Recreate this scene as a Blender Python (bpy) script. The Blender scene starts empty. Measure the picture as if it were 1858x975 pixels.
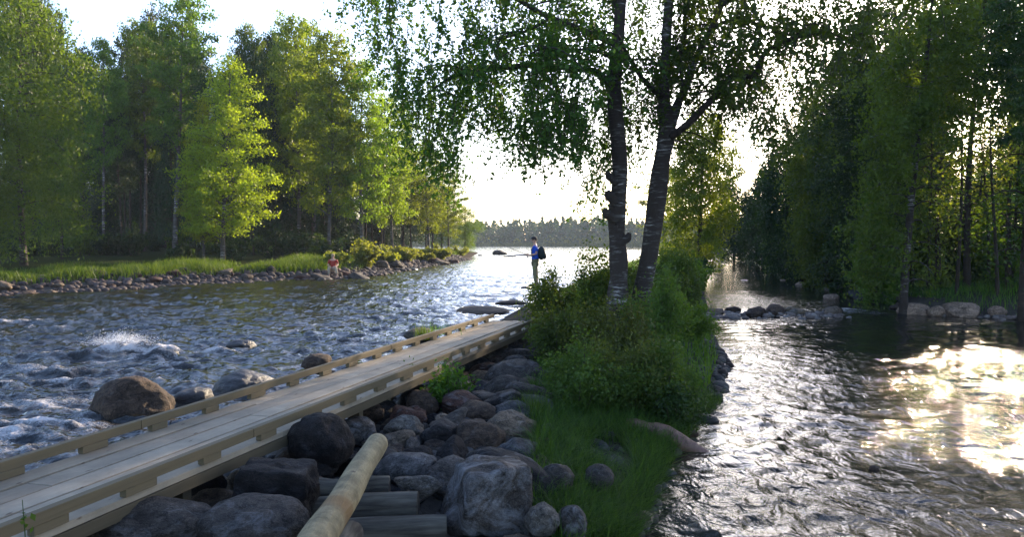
import bpy, math, random
import numpy as np
R = math.radians
scene = bpy.context.scene
C = scene.collection

# ------------------------------------------------------------------ camera
F = 1400.0; CAMZ = 1.6
PITCH = math.atan((487.5-440)/F)
cd = bpy.data.cameras.new('camera'); cam = bpy.data.objects.new('camera', cd); C.objects.link(cam)
cam.location = (0, 0, CAMZ); cam.rotation_euler = (math.pi/2-PITCH, 0, 0)
cd.sensor_width = 36; cd.lens = 36*F/1858; cd.clip_start = .05; cd.clip_end = 5000
scene.camera = cam
# ------------------------------------------------------------------ light
SUN_EL, SUN_AZ = R(17), R(31)          # azimuth clockwise from +Y
sd = (math.sin(SUN_AZ)*math.cos(SUN_EL), math.cos(SUN_AZ)*math.cos(SUN_EL), math.sin(SUN_EL))
w = bpy.data.worlds.new('World'); scene.world = w; w.use_nodes = True
nt = w.node_tree; nt.nodes.clear()
sky = nt.nodes.new('ShaderNodeTexSky'); sky.sky_type = 'NISHITA'; sky.sun_disc = False
sky.sun_elevation = SUN_EL; sky.sun_rotation = SUN_AZ
sky.air_density = 1.0; sky.dust_density = 1.6; sky.ozone_density = 1.0
bg = nt.nodes.new('ShaderNodeBackground'); bg.inputs['Strength'].default_value = .15
ow = nt.nodes.new('ShaderNodeOutputWorld')
tint = nt.nodes.new('ShaderNodeMix'); tint.data_type = 'RGBA'; tint.blend_type = 'MULTIPLY'; tint.inputs[0].default_value = 1; tint.inputs[7].default_value = (.93, 1.0, 1.22, 1)
nt.links.new(sky.outputs[0], tint.inputs[6]); nt.links.new(tint.outputs[2], bg.inputs[0]); nt.links.new(bg.outputs[0], ow.inputs[0])
sl = bpy.data.lights.new('sun', 'SUN'); sl.energy = 4.6; sl.angle = R(.5); sl.color = (1, .80, .56)
so = bpy.data.objects.new('sun', sl); C.objects.link(so)
from mathutils import Vector
so.rotation_euler = Vector(sd).to_track_quat('Z', 'Y').to_euler(); so.location = (60, 100, 60)
vs = scene.view_settings
vs.view_transform = 'Standard'; vs.look = 'None'; vs.gamma = 1; vs.exposure = 1.6
scene.cycles.max_bounces = 6; scene.cycles.diffuse_bounces = 3; scene.cycles.glossy_bounces = 2
scene.cycles.transmission_bounces = 3; scene.cycles.volume_bounces = 0; scene.cycles.sample_clamp_indirect = 4

# ------------------------------------------------------------------ helpers
def ray(px, py):
    a = (px-929)/F; v = (487.5-py)/F; c, s = math.cos(PITCH), math.sin(PITCH)
    return np.array([a, c+v*s, -s+v*c])
def at(px, py, z):
    d = ray(px, py); t = (z-CAMZ)/d[2]; return np.array([d[0]*t, d[1]*t, z])
def atD(px, py, D):
    d = ray(px, py); t = D/d[1]; return np.array([d[0]*t, D, CAMZ+d[2]*t])

def _h(ix, iy, iz, seed):
    n = (ix.astype(np.int64)*374761393 + iy.astype(np.int64)*668265263 + iz.astype(np.int64)*2147483647 + seed*1274126177) & 0xffffffff
    n = ((n ^ (n >> 13))*1274126177) & 0xffffffff
    n = ((n ^ (n >> 16))*2246822519) & 0xffffffff
    return (n ^ (n >> 15)) / 4294967295.0
def vn(x, y, z=None, seed=0):
    x = np.asarray(x, float); y = np.asarray(y, float)
    z = np.zeros_like(x) if z is None else np.asarray(z, float)
    fx, fy, fz = np.floor(x), np.floor(y), np.floor(z)
    u, v, t = x-fx, y-fy, z-fz
    u = u*u*(3-2*u); v = v*v*(3-2*v); t = t*t*(3-2*t)
    r = 0
    for i in (0, 1):
        for j in (0, 1):
            for k in (0, 1):
                r = r + _h(fx+i, fy+j, fz+k, seed)*(u if i else 1-u)*(v if j else 1-v)*(t if k else 1-t)
    return r*2-1
def fbm(x, y, z=None, seed=0, o=4):
    r = 0; a = 1; s = 0
    z0 = np.zeros_like(np.asarray(x, float)) if z is None else z
    for i in range(o):
        f = 2.03**i; r = r + a*vn(x*f+i*7.3, y*f, z0*f, seed+i*17); s += a; a *= .5
    return r/s

def mesh_np(name, V, faces, k, mats=None, smooth=False, attrs=None):
    """V (n,3); faces (m,k) int"""
    V = np.ascontiguousarray(V, np.float32); faces = np.ascontiguousarray(faces, np.int32)
    me = bpy.data.meshes.new(name)
    me.vertices.add(len(V)); me.vertices.foreach_set('co', V.ravel())
    me.loops.add(faces.size); me.loops.foreach_set('vertex_index', faces.ravel())
    me.polygons.add(len(faces)); me.polygons.foreach_set('loop_start', np.arange(0, faces.size, k, dtype=np.int32))
    if smooth: me.polygons.foreach_set('use_smooth', np.ones(len(faces), bool))
    if attrs:
        for an, (dom, val) in attrs.items():
            at_ = me.attributes.new(an, 'FLOAT', dom); at_.data.foreach_set('value', np.ascontiguousarray(val, np.float32))
    me.update(calc_edges=True)
    if mats: me.materials.append(mats)
    return me
def link(name, me, parent=None, loc=None):
    o = bpy.data.objects.new(name, me); C.objects.link(o)
    if parent: o.parent = parent
    if loc is not None: o.location = loc
    return o
def tag(o, label=None, cat=None, group=None, kind=None):
    if label: o['label'] = label
    if cat: o['category'] = cat
    if group: o['group'] = group
    if kind: o['kind'] = kind
    return o
def empty(name, loc, rz=0, sc=None):
    o = bpy.data.objects.new(name, None); C.objects.link(o); o.location = loc; o.rotation_euler = (0, 0, rz)
    if sc: o.scale = sc
    o.empty_display_size = .2
    return o

class MB:
    """simple mesh collector"""
    def __init__(s): s.v = []; s.f = []
    def box(s, c, d, rz=0, rx=0, ry=0):
        from mathutils import Euler
        m = Euler((rx, ry, rz)).to_matrix(); b = len(s.v)
        bv = min(d)*.06
        for sx in (-1, 1):
            for sy in (-1, 1):
                for sz in (-1, 1):
                    p = m @ Vector((sx*d[0]/2, sy*d[1]/2, sz*d[2]/2)); s.v.append((p.x+c[0], p.y+c[1], p.z+c[2]))
        for q in ((0,1,3,2),(4,6,7,5),(0,4,5,1),(2,3,7,6),(0,2,6,4),(1,5,7,3)): s.f.append(tuple(b+i for i in q))
    def tube(s, pts, rad, n=8, cap=True):
        pts = [Vector(p) for p in pts]; b = len(s.v); m = len(pts)
        up = Vector((0.13, .91, .37))
        for i, p in enumerate(pts):
            t = (pts[min(i+1, m-1)]-pts[max(i-1, 0)]).normalized()
            a = t.cross(up)
            if a.length < .05: a = t.cross(Vector((1, 0, 0)))
            a.normalize(); c = t.cross(a)
            r = rad[i] if hasattr(rad, '__len__') else rad
            for j in range(n):
                an = 2*math.pi*j/n; q = p+a*math.cos(an)*r+c*math.sin(an)*r; s.v.append(tuple(q))
        for i in range(m-1):
            for j in range(n):
                s.f.append((b+i*n+j, b+i*n+(j+1) % n, b+(i+1)*n+(j+1) % n, b+(i+1)*n+j))
        if cap:
            s.f.append(tuple(b+j for j in range(n))[::-1]); s.f.append(tuple(b+(m-1)*n+j for j in range(n)))
    def lathe(s, prof, n=16, c=(0, 0, 0)):
        b = len(s.v)
        for r, z in prof:
            for j in range(n):
                an = 2*math.pi*j/n; s.v.append((c[0]+r*math.cos(an), c[1]+r*math.sin(an), c[2]+z))
        for i in range(len(prof)-1):
            for j in range(n):
                s.f.append((b+i*n+j, b+i*n+(j+1) % n, b+(i+1)*n+(j+1) % n, b+(i+1)*n+j))
    def mesh(s, name, mat, smooth=False):
        me = bpy.data.meshes.new(name); me.from_pydata(s.v, [], s.f); me.update()
        if mat: me.materials.append(mat)
        if smooth:
            for p in me.polygons: p.use_smooth = True
        return me
    def build(s, name, mat, parent=None, smooth=False, bevel=0):
        o = link(name, s.mesh(name, mat, smooth), parent)
        if bevel:
            m = o.modifiers.new('bevel', 'BEVEL'); m.width = bevel; m.segments = 2; m.limit_method = 'ANGLE'
        return o

# ------------------------------------------------------------------ materials
class NT:
    def __init__(s, name):
        s.m = bpy.data.materials.new(name); s.m.use_nodes = True; s.t = s.m.node_tree; s.t.nodes.clear()
        s.out = s.n('OutputMaterial')
    def n(s, typ, **kw):
        nd = s.t.nodes.new('ShaderNode'+typ)
        for k, v in kw.items(): setattr(nd, k, v)
        return nd
    def set(s, nd, inp, v):
        if isinstance(v, (bpy.types.NodeSocket,)): s.t.links.new(v, nd.inputs[inp])
        else: nd.inputs[inp].default_value = v
    def noise(s, vec, scale, det=4, rough=.6, dist=0):
        n = s.n('TexNoise'); s.set(n, 'Vector', vec); s.set(n, 'Scale', scale); s.set(n, 'Detail', det); s.set(n, 'Roughness', rough); s.set(n, 'Distortion', dist)
        return n.outputs['Fac']
    def ramp(s, fac, stops, interp='LINEAR'):
        r = s.n('ValToRGB'); r.color_ramp.interpolation = interp; s.set(r, 'Fac', fac)
        e = r.color_ramp.elements
        while len(e) < len(stops): e.new(.5)
        for i, (p, c) in enumerate(stops):
            e[i].position = p; e[i].color = (*c, 1) if hasattr(c, '__len__') else (c, c, c, 1)
        return r.outputs['Color']
    def mix(s, f, a, b, mode='MIX'):
        m = s.n('Mix', data_type='RGBA', blend_type=mode); s.set(m, 0, f)
        for i, v in ((6, a), (7, b)):
            if not isinstance(v, bpy.types.NodeSocket) and len(v) == 3: v = (*v, 1)
            s.set(m, i, v)
        return m.outputs[2]
    def math(s, op, a, b=0.5, clamp=False):
        m = s.n('Math', operation=op, use_clamp=clamp); s.set(m, 0, a); s.set(m, 1, b); return m.outputs[0]
    def obj(s): return s.n('TexCoord').outputs['Object']
    def pos(s): return s.n('NewGeometry').outputs['Position']
    def bump(s, h, st, dist, nrm=None):
        b = s.n('Bump'); s.set(b, 'Height', h); s.set(b, 'Strength', st); s.set(b, 'Distance', dist)
        if nrm is not None: s.set(b, 'Normal', nrm)
        return b.outputs[0]
    def mapping(s, vec, scale=(1, 1, 1), rot=(0, 0, 0)):
        m = s.n('Mapping'); s.set(m, 'Vector', vec); m.inputs['Scale'].default_value = scale; m.inputs['Rotation'].default_value = rot
        return m.outputs[0]
    def pbr(s, col, rough=.8, spec=.3, bump=None):
        p = s.n('BsdfPrincipled'); s.set(p, 'Base Color', col if isinstance(col, bpy.types.NodeSocket) else (*col, 1))
        s.set(p, 'Roughness', rough); s.set(p, 'Specular IOR Level', spec)
        if bump is not None: s.set(p, 'Normal', bump)
        s.t.links.new(p.outputs[0], s.out.inputs[0]); return p

def leaf_mat(name, dark, light, trans=.5, yel=None):
    m = NT(name)
    a = m.n('Attribute', attribute_name='v').outputs['Fac']
    rnd = m.n('ObjectInfo').outputs['Random']
    col = m.mix(a, dark, light)
    hs = m.n('HueSaturation'); m.set(hs, 'Color', col)
    m.set(hs, 'Hue', m.math('ADD', m.math('MULTIPLY', rnd, .035), .482)); m.set(hs, 'Value', m.math('ADD', m.math('MULTIPLY', rnd, .4), .8))
    m.set(hs, 'Saturation', 1.0)
    col = hs.outputs[0]
    d = m.n('BsdfPrincipled'); m.set(d, 'Base Color', col); m.set(d, 'Roughness', .55); m.set(d, 'Specular IOR Level', .25)
    t = m.n('BsdfTranslucent')
    tc = m.mix(1.0, col, (1.9, 1.75, .55), 'MULTIPLY'); m.set(t, 'Color', tc)
    x = m.n('MixShader'); m.set(x, 0, trans); m.t.links.new(d.outputs[0], x.inputs[1]); m.t.links.new(t.outputs[0], x.inputs[2])
    m.t.links.new(x.outputs[0], m.out.inputs[0]); return m.m
M = {}
M['leaf_bright'] = leaf_mat('leaf_bright', (.075, .13, .012), (.16, .22, .024), .52)
M['leaf_lime'] = leaf_mat('leaf_lime', (.12, .18, .013), (.21, .26, .022), .52)
M['leaf_mid'] = leaf_mat('leaf_mid', (.036, .072, .010), (.095, .15, .02), .47)
M['leaf_dark'] = leaf_mat('leaf_dark', (.014, .032, .009), (.036, .064, .015), .35)
M['leaf_birch'] = leaf_mat('leaf_birch', (.02, .05, .008), (.06, .105, .016), .42)
M['leaf_shrub'] = leaf_mat('leaf_shrub', (.03, .062, .011), (.08, .125, .022), .42)
M['leaf_willow'] = leaf_mat('leaf_willow', (.08, .11, .025), (.19, .22, .05), .5)
M['leaf_brown'] = leaf_mat('leaf_brown', (.04, .06, .012), (.095, .12, .024), .4)
M['needle'] = leaf_mat('needle', (.014, .034, .013), (.032, .06, .02), .15)
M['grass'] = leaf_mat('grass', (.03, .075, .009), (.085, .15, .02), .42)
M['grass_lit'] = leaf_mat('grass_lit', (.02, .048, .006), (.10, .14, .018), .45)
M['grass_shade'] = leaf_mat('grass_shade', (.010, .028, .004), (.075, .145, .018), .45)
M['far_leaf'] = leaf_mat('far_leaf', (.02, .045, .018), (.04, .075, .025), .2)

def bark(name, white, dark, scale):
    m = NT(name); p = m.pos()
    st = m.noise(m.mapping(p, (1.2*scale, 1.2*scale, 9*scale)), 3.2, 4, .7, .6)
    pt = m.noise(p, 2.3*scale, 3)
    f = m.math('ADD', st, m.math('MULTIPLY', pt, .6))
    col = m.ramp(f, [(.84, dark), (.93, tuple((a+b)/3.4 for a, b in zip(white, dark))), (1.0, white)])
    n2 = m.noise(p, 25*scale, 3)
    m.pbr(col, .9, .15, m.bump(m.math('ADD', n2, st), .9, .025)); return m.m
M['bark_birch'] = bark('bark_birch', (.36, .33, .30), (.048, .037, .030), .85)
M['bark_pale'] = bark('bark_pale', (.45, .42, .38), (.09, .075, .06), .5)
M['bark_brown'] = bark('bark_brown', (.16, .11, .075), (.05, .038, .028), .5)
m = NT('bark_limb'); m.pbr(m.ramp(m.noise(m.pos(), 14, 3), [(.3, (.02, .016, .013)), (.7, (.06, .045, .035))]), .9, .2); M['bark_limb'] = m.m

def rock_mat(name, cols, lichen, wet=False, scale=1.0):
    m = NT(name); p = m.obj(); rnd = m.n('ObjectInfo').outputs['Random']
    pp = m.n('VectorMath', operation='ADD'); m.set(pp, 0, p)
    cx = m.n('CombineXYZ'); m.set(cx, 0, m.math('MULTIPLY', rnd, 40.0)); m.set(cx, 1, m.math('MULTIPLY', rnd, 17.0)); m.t.links.new(cx.outputs[0], pp.inputs[1])
    p = pp.outputs[0]
    base = m.n('ObjectInfo').outputs['Color']
    n1 = m.noise(p, 3.0*scale, 6, .65, .4); n2 = m.noise(p, 22*scale, 4, .7)
    c = m.mix(1.0, base, m.ramp(n1, [(.3, .35), (.5, .9), (.7, 1.7)]), 'MULTIPLY')
    c = m.mix(1.0, c, m.ramp(n2, [(.3, .6), (.6, 1.15)]), 'MULTIPLY')
    c = m.mix(1.0, c, m.ramp(m.noise(p, 60*scale, 2, .5), [(.35, .55), (.65, 1.35)]), 'MULTIPLY')
    c = m.mix(1.0, c, m.ramp(m.noise(p, 1.9*scale, 5, .6, .3), [(.478, 1.0), (.5, .28), (.522, 1.0)]), 'MULTIPLY')
    vein = m.ramp(m.noise(p, 1.7*scale, 8, .75, 1.2), [(.56-.06*lichen, 0.0), (.66, 1.0)])
    c = m.mix(m.math('MULTIPLY', vein, min(.42, .35*lichen)), c, (.36, .36, .37))
    m.pbr(c, .38 if wet else .82, .5 if wet else .25, m.bump(m.math('ADD', n1, m.math('MULTIPLY', n2, .35)), .8, .05)); return m.m
PAL = {k: (v[0]*.66, v[1]*.56, v[2]*.45) for k, v in {'grey': (.085, .08, .08), 'brown': (.10, .075, .06), 'dark': (.035, .034, .04), 'tan': (.21, .18, .15), 'pinkish': (.42, .34, .30), 'reddish': (.095, .05, .04), 'bluish grey': (.085, .095, .115), 'black': (.028, .024, .025), 'pale': (.20, .20, .20)}.items()}
M['rock'] = rock_mat('rock', None, .6); M['rock_dark'] = rock_mat('rock_dark', None, .25); M['rock_white'] = rock_mat('rock_white', None, 1.7, scale=.7)
M['rock_pale'] = rock_mat('rock_pale', None, .9); M['rock_brown'] = rock_mat('rock_brown', None, .3); M['rock_wet'] = rock_mat('rock_wet', None, .1, True)
M['rock_bank'] = rock_mat('rock_bank', None, .3); M['rock_pool'] = rock_mat('rock_pool', None, .3)
HC = {'rock': 'grey', 'rock_dark': 'black', 'rock_white': 'grey', 'rock_pale': 'pale', 'rock_brown': 'brown', 'rock_wet': 'dark', 'rock_bank': 'reddish', 'rock_pool': 'pinkish'}

m = NT('timber'); p = m.obj()
gr = m.noise(m.mapping(p, (60, 1.2, 60)), 1.0, 5, .6, .3); rnd = m.n('ObjectInfo').outputs['Random']
kn = m.noise(m.mapping(p, (14, 5, 14)), 1.0, 2)
c = m.mix(gr, (.255, .205, .14), (.37, .305, .22)); c = m.mix(m.ramp(kn, [(.70, 0.0), (.76, 1.0)]), c, (.10, .06, .035))
c = m.mix(1.0, c, m.ramp(rnd, [(0, .68), (1, 1.18)]), 'MULTIPLY'); c = m.mix(1.0, c, m.ramp(m.noise(p, 2.2, 6, .7), [(.3, .62), (.7, 1.15)]), 'MULTIPLY')
m.pbr(c, .75, .25, m.bump(gr, .3, .004)); M['timber'] = m.m
m = NT('timber_green'); p = m.obj()
gr = m.noise(m.mapping(p, (40, 1.2, 40)), 1.0, 5); c = m.mix(gr, (.09, .068, .036), (.165, .125, .07))
m.pbr(c, .75, .25, m.bump(gr, .3, .004)); M['timber_green'] = m.m
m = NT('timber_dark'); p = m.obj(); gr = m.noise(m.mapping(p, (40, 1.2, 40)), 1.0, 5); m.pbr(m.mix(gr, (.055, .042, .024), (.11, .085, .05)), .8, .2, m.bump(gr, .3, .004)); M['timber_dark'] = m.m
m = NT('log_wood'); p = m.obj()
gr = m.noise(m.mapping(p, (14, 14, 1.5)), 1.0, 6, .6, .4); kn = m.noise(m.mapping(p, (7, 7, 5)), 1.0, 2)
c = m.ramp(gr, [(.25, (.15, .12, .07)), (.55, (.26, .205, .11)), (.8, (.33, .27, .165))]); c = m.mix(m.ramp(kn, [(.66, 0.0), (.73, 1.0)]), c, (.05, .028, .018)); c = m.mix(1.0, c, m.ramp(m.noise(p, 5, 6, .75), [(.35, .45), (.6, 1.15)]), 'MULTIPLY')
sep = m.n('SeparateXYZ'); m.set(sep, 0, p); c = m.mix(m.ramp(m.math('ADD', m.math('ABSOLUTE', m.math('SUBTRACT', sep.outputs[2], .62)), m.math('MULTIPLY', m.noise(p, 8, 3), .25)), [(.16, .75), (.3, 0.0)]), c, (.16, .085, .03))
m.pbr(c, .75, .2, m.bump(gr, .8, .02)); M['log_wood'] = m.m
m = NT('log_old'); p = m.obj()
gr = m.noise(m.mapping(p, (14, 14, 1.5)), 1.0, 6); m.pbr(m.ramp(gr, [(.35, (.022, .018, .015)), (.5, (.08, .07, .055)), (.65, (.15, .135, .105))]), .8, .2, m.bump(gr, .4, .01)); M['log_old'] = m.m
m = NT('driftwood'); p = m.obj()
gr = m.noise(m.mapping(p, (16, 16, 2)), 1.0, 6); m.pbr(m.ramp(gr, [(.3, (.09, .04, .028)), (.7, (.24, .13, .095))]), .6, .4, m.bump(gr, .6, .02)); M['driftwood'] = m.m

m = NT('soil'); p = m.pos()
n1 = m.noise(p, .8, 5); n2 = m.noise(p, 9, 5, .7)
a = m.n('Attribute', attribute_name='grav').outputs['Fac']
forest = m.mix(n2, (.018, .022, .010), (.05, .062, .02)); grav = m.mix(n2, (.03, .027, .025), (.11, .095, .08))
m.pbr(m.mix(a, forest, grav), 1.0, .0, m.bump(n2, .8, .05)); M['soil'] = m.m

m = NT('water'); p = m.pos()
f = m.n('Attribute', attribute_name='foam').outputs['Fac']
turb = m.n('Attribute', attribute_name='turb').outputs['Fac']
w1 = m.noise(m.mapping(p, (1, .62, 1), (0, 0, .15)), 5.2, 2.5, .5, .6); w2 = m.noise(m.mapping(p, (1.6, 1, 1)), 22, 3, .6)
hgt = m.math('ADD', m.math('MULTIPLY', w1, .8), m.math('MULTIPLY', w2, .10))
bmp = m.n('Bump'); m.set(bmp, 'Height', hgt); m.set(bmp, 'Strength', 1.0); m.set(bmp, 'Distance', m.math('MULTIPLY', turb, .072))
fn = m.noise(p, 34, 8, .85, .6)
ff = m.ramp(m.math('ADD', f, m.math('MULTIPLY', m.math('SUBTRACT', fn, .5), 1.9)), [(.45, 0.0), (.95, 1.0)])
depth = m.mix(m.ramp(m.noise(p, .7, 3), [(.35, 0.0), (.65, 1.0)]), (.010, .011, .010), (.022, .017, .010))
c = m.mix(ff, depth, (.50, .48, .47))
pb = m.pbr(c, m.mix(ff, (.045, .045, .045), (.6, .6, .6)), .5, bmp.outputs[0]); pb.inputs['IOR'].default_value = 1.42
M['water'] = m.m
def plain(name, col, rough=.8, spec=.3, var=.15):
    m = NT(name); n = m.noise(m.obj(), 12, 3)
    m.pbr(m.mix(n, tuple(x*(1-var) for x in col), tuple(min(1, x*(1+var)) for x in col)), rough, spec); M[name] = m.m
plain('skin', (.48, .27, .19), .6); plain('shirt_blue', (.012, .07, .42)); plain('trousers_olive', (.17, .15, .08)); plain('pack', (.012, .022, .022))
plain('cap', (.03, .025, .022)); plain('hair', (.06, .035, .02)); plain('boots', (.02, .018, .016)); plain('rod', (.015, .015, .015), .35); plain('net', (.25, .24, .2))
plain('shirt_red', (.30, .03, .02)); plain('trousers_tan', (.35, .27, .18)); plain('hair_fair', (.35, .24, .12)); plain('red_wood', (.22, .06, .04)); plain('spray', (.85, .84, .83), .5)
plain('grey_wood', (.2, .18, .16)); plain('stem', (.05, .045, .025)); plain('metal', (.3, .3, .3), .4)

# ------------------------------------------------------------------ land and water layout
MAIN = np.array([(-50,-20),(-38,10),(-26,22),(-19,29),(-13,35),(-9,38.5),(-7.5,42),(-6.2,51),(-4.2,75),(-5,115),(-14,130),(-90,140),(-300,200),(-420,345),(420,345),(300,300),(90,190),(32,140),(22,112),(18,80),(11,60),(6,45),(2.2,32),(.9,27),(-.5,20),(-1.35,12),(-2.75,7),(-4.2,2),(-6,-20)], float)
SIDE = np.array([(-.3,-20),(.2,2),(.55,4.5),(1.45,7.2),(2.7,10),(3.7,13),(4.7,18),(7,28),(10.5,42),(14,56),(19,75),(27,105),(30,116),(35,116),(34,110),(27,85),(20,59),(15,37),(13.4,30),(12.2,24.5),(11.2,22.3),(13.1,20.9),(15.2,19),(16.5,15),(17,5),(17,-20)], float)
def sdist(P, poly):
    x, y = P[..., 0], P[..., 1]; d = np.full(x.shape, 1e9); ins = np.zeros(x.shape, bool)
    for i in range(len(poly)):
        a, b = poly[i], poly[(i+1) % len(poly)]; e = b-a
        t = np.clip(((x-a[0])*e[0]+(y-a[1])*e[1])/(e@e), 0, 1)
        d = np.minimum(d, np.hypot(x-a[0]-t*e[0], y-a[1]-t*e[1]))
        c = ((a[1] > y) != (b[1] > y)) & (x < e[0]*(y-a[1])/(e[1]+1e-12)+a[0]); ins ^= c
    return np.where(ins, -d, d)
def smooth(e0, e1, v): t = np.clip((v-e0)/(e1-e0), 0, 1); return t*t*(3-2*t)
XM = np.array([(-20,-3),(4,-1.7),(7,-.8),(12,1.2),(20,2.2),(28,4),(42,8),(56,12),(80,19),(112,26),(600,26)], float)
def xmid(y): return np.interp(y, XM[:, 0], XM[:, 1])
def wz(x, y):
    mz = -.6*(1-smooth(6, 62, y)); szz = -.55+.08*smooth(7, 17, y)+.12*smooth(20.5, 23, y)+.35*smooth(24, 62, y)
    return np.where(x > xmid(y), szz, mz)
def land(x, y):
    """distance on land, positive away from water"""
    P = np.stack([x, y], -1); return np.minimum(sdist(P, MAIN), sdist(P, SIDE))
def gz(x, y):
    x = np.asarray(x, float); y = np.asarray(y, float); d = land(x, y)
    isl = (x > np.interp(y, [-20, 2, 12, 27, 60, 112], [-6, -4.2, -1.35, .9, 11, 22])) & (x < np.interp(y, [-20, 2, 7, 18, 56, 105], [0, .2, 1.45, 4.7, 14, 27])+.0)
    mx = np.where(isl, .62-.2*(1-smooth(9, 15, y)), .55); sc_ = np.where(isl, .9, 1.3)
    rise = mx*(1-np.exp(-np.maximum(d, 0)/sc_)) + np.where(isl, 0, .02*np.clip(d-3, 0, 60))
    left = smooth(3, 6, d)*0
    base = np.minimum(wz(x, y), 0)
    z = np.where(d > 0, base+rise+left+.05*fbm(x*.6, y*.6, seed=3)*np.clip(d, 0, 1), base+np.maximum(d*.5, -.7))
    pit = np.exp(-(((x+.75)/.62)**4+((y-4.75)/.75)**4)); return z-.34*pit

# ---- ground sheet
def axis(c, d0, g, lo, hi):
    a = [c]
    while a[-1] < hi: a.append(a[-1]+max(d0, g*abs(a[-1]-c)))
    b = [c]
    while b[-1] > lo: b.append(b[-1]-max(d0, g*abs(b[-1]-c)))
    return np.array(b[::-1][:-1]+a)
def grid(xs, ys, zf, keepf=None):
    X, Y = np.meshgrid(xs, ys); Z = zf(X, Y); V = np.stack([X, Y, Z], -1).reshape(-1, 3)
    nx, ny = len(xs), len(ys); i = np.arange(nx-1)[None, :]+np.arange(ny-1)[:, None]*nx
    Fq = np.stack([i, i+1, i+nx+1, i+nx], -1).reshape(-1, 4)
    return X, Y, V, Fq
xs = axis(0, .14, .02, -1500, 1500); ys = axis(5, .14, .018, -60, 3000)
X, Y, V, Fq = grid(xs, ys, gz)
D = land(X, Y)
grav = np.clip(1.2-np.maximum(D, 0)*.5, 0, 1).ravel()
isl = (X > -6) & (X < 4) & (Y < 14) & (Y > -20); grav = np.maximum(grav, isl.ravel()*(X.ravel() < .2+.1*Y.ravel())*1.0)
g = link('ground', mesh_np('ground', V, Fq, 4, M['soil'], True, {'grav': ('POINT', grav)})); tag(g, kind='structure')

# ---- water sheet
FOAM = []   # x, y, rx, ry, foam, bump
def fo(px, py, rx, ry, s, b=0):
    q = at(px, py, -.5); FOAM.append((q[0], q[1], rx, ry, s, b))
fo(15, 590, 1.8, .45, 1.0, .10); fo(100, 597, 1.2, .35, .9, .06); fo(40, 607, 2.0, .3, .8, .04)
fo(235, 642, .95, .22, 1.9, .26); fo(200, 655, .7, .10, 1.2, .05); fo(290, 650, .5, .22, .9, .16); fo(180, 650, .9, .22, .3, .12)
fo(350, 640, .9, .15, .6, .04); fo(430, 637, .6, .28, 1.2, .08); fo(430, 655, .9, .3, -.2, -.06)
fo(120, 675, 1.2, .22, .6, .10); fo(60, 672, .8, .3, .8, .12); fo(20, 700, .8, .5, .7, .08); fo(110, 690, .5, .12, .9, .03)
fo(60, 740, .9, .8, .85, .05); fo(250, 690, .5, .12, .8, .03); fo(150, 745, .3, .4, .7, .03); fo(330, 690, .6, .12, .7, .04); fo(90, 650, 1.0, .14, .7, .07); fo(30, 645, .7, .14, .9, .06); fo(110, 775, .9, .5, .55, .03); fo(30, 790, .9, .5, .75, .05); fo(190, 720, .5, .4, .5, .0); fo(20, 825, .8, .3, .7, .06)
fo(500, 590, 1.2, .3, .4, .04); fo(240, 556, 1.5, .4, .7, .04); fo(385, 555, 1.0, .3, .6, .03); fo(450, 520, 2.0, .5, .5, .02); fo(640, 513, 2.0, .4, .75, .02)
fo(575, 610, .5, .3, .5, .12); fo(720, 563, .6, .3, .35, .10); fo(300, 700, 1.0, .5, .45, .03); fo(470, 660, 1.2, .5, .35, .03)
fo(700, 520, 2.5, .8, .4, .02); fo(905, 500, 2.0, 1.0, .5, .03); fo(820, 515, 2.0, .8, .35, .02)
# brook spill between the stones
for (x, y, s) in ((9.3, 22, .6), (9.8, 22.4, .8), (10.5, 22.0, .7), (10.0, 21, .5)): FOAM.append((x, y, .6, .7, s, .03))
def wfoam(X, Y):
    f = np.zeros_like(X); b = np.zeros_like(X)
    for (cx, cy, rx, ry, s, bb) in FOAM:
        r2 = ((X-cx+.0)/rx)**2+((Y-cy-.12*(X-cx))/ry)**2; g_ = np.exp(-r2); f += s*g_; b += bb*g_
    return f, b
ws = {}
def wsurf(X, Y):
    base = wz(X, Y); f, b = wfoam(X, Y); main = X < xmid(Y)
    A = np.where(main, .085*(1-smooth(26, 70, Y))+.014, (.030*(1-smooth(12, 17, Y))+.008)+.02*np.exp(-((Y-20)/3)**2))
    A = A*(1-smooth(90, 200, Y)*.5)
    wx = X+.5*fbm(X*.5, Y*.5, seed=8, o=2); wy = Y+.5*fbm(X*.5+9, Y*.5, seed=9, o=2)
    r1 = 1-np.abs(fbm(wx*.55+wy*.15, wy*1.25, seed=21, o=2))*2.2
    r2 = 1-np.abs(fbm(wx*1.7, wy*2.9, seed=31, o=3))*2.2
    r3 = fbm(X*.25, Y*.6, seed=41, o=3)
    r4 = fbm(wx*4.2, wy*6.5, seed=51, o=3)
    h = A*(.6*r1+.5*r2+.8*r3+.5*r4)
    crest = r1*.5+r2*.5
    rap = np.where(main, 1-smooth(20, 75, Y), 0)
    ff = f + rap*.36*smooth(.7, 1.05, crest) + np.where(main & (X < -2) & (Y < 10), .18, 0)*smooth(.2, .9, r2)
    ws['foam'] = np.clip(ff, 0, 1.4)*.66*np.where(f > .05, .55+.45*smooth(.1, .8, r2), 1)
    ws['turb'] = np.clip(np.where(main, 1.0-.45*smooth(30, 90, Y), (.85+.75*fbm(X*.45, Y*.8, seed=5, o=3)-.62*np.exp(-((Y-17.5)/2.6)**2)+.1*np.exp(-((Y-22.5)/1)**2))*(1-.75*smooth(24, 32, Y))), .1, 1.2)
    return base+h+b*(.75+.5*r4)
xs = axis(-2, .05, .0065, -430, 430); ys = np.array([2.0])
yy = [2.0]
while yy[-1] < 346: yy.append(yy[-1]+max(.04, .0052*yy[-1]))
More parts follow.
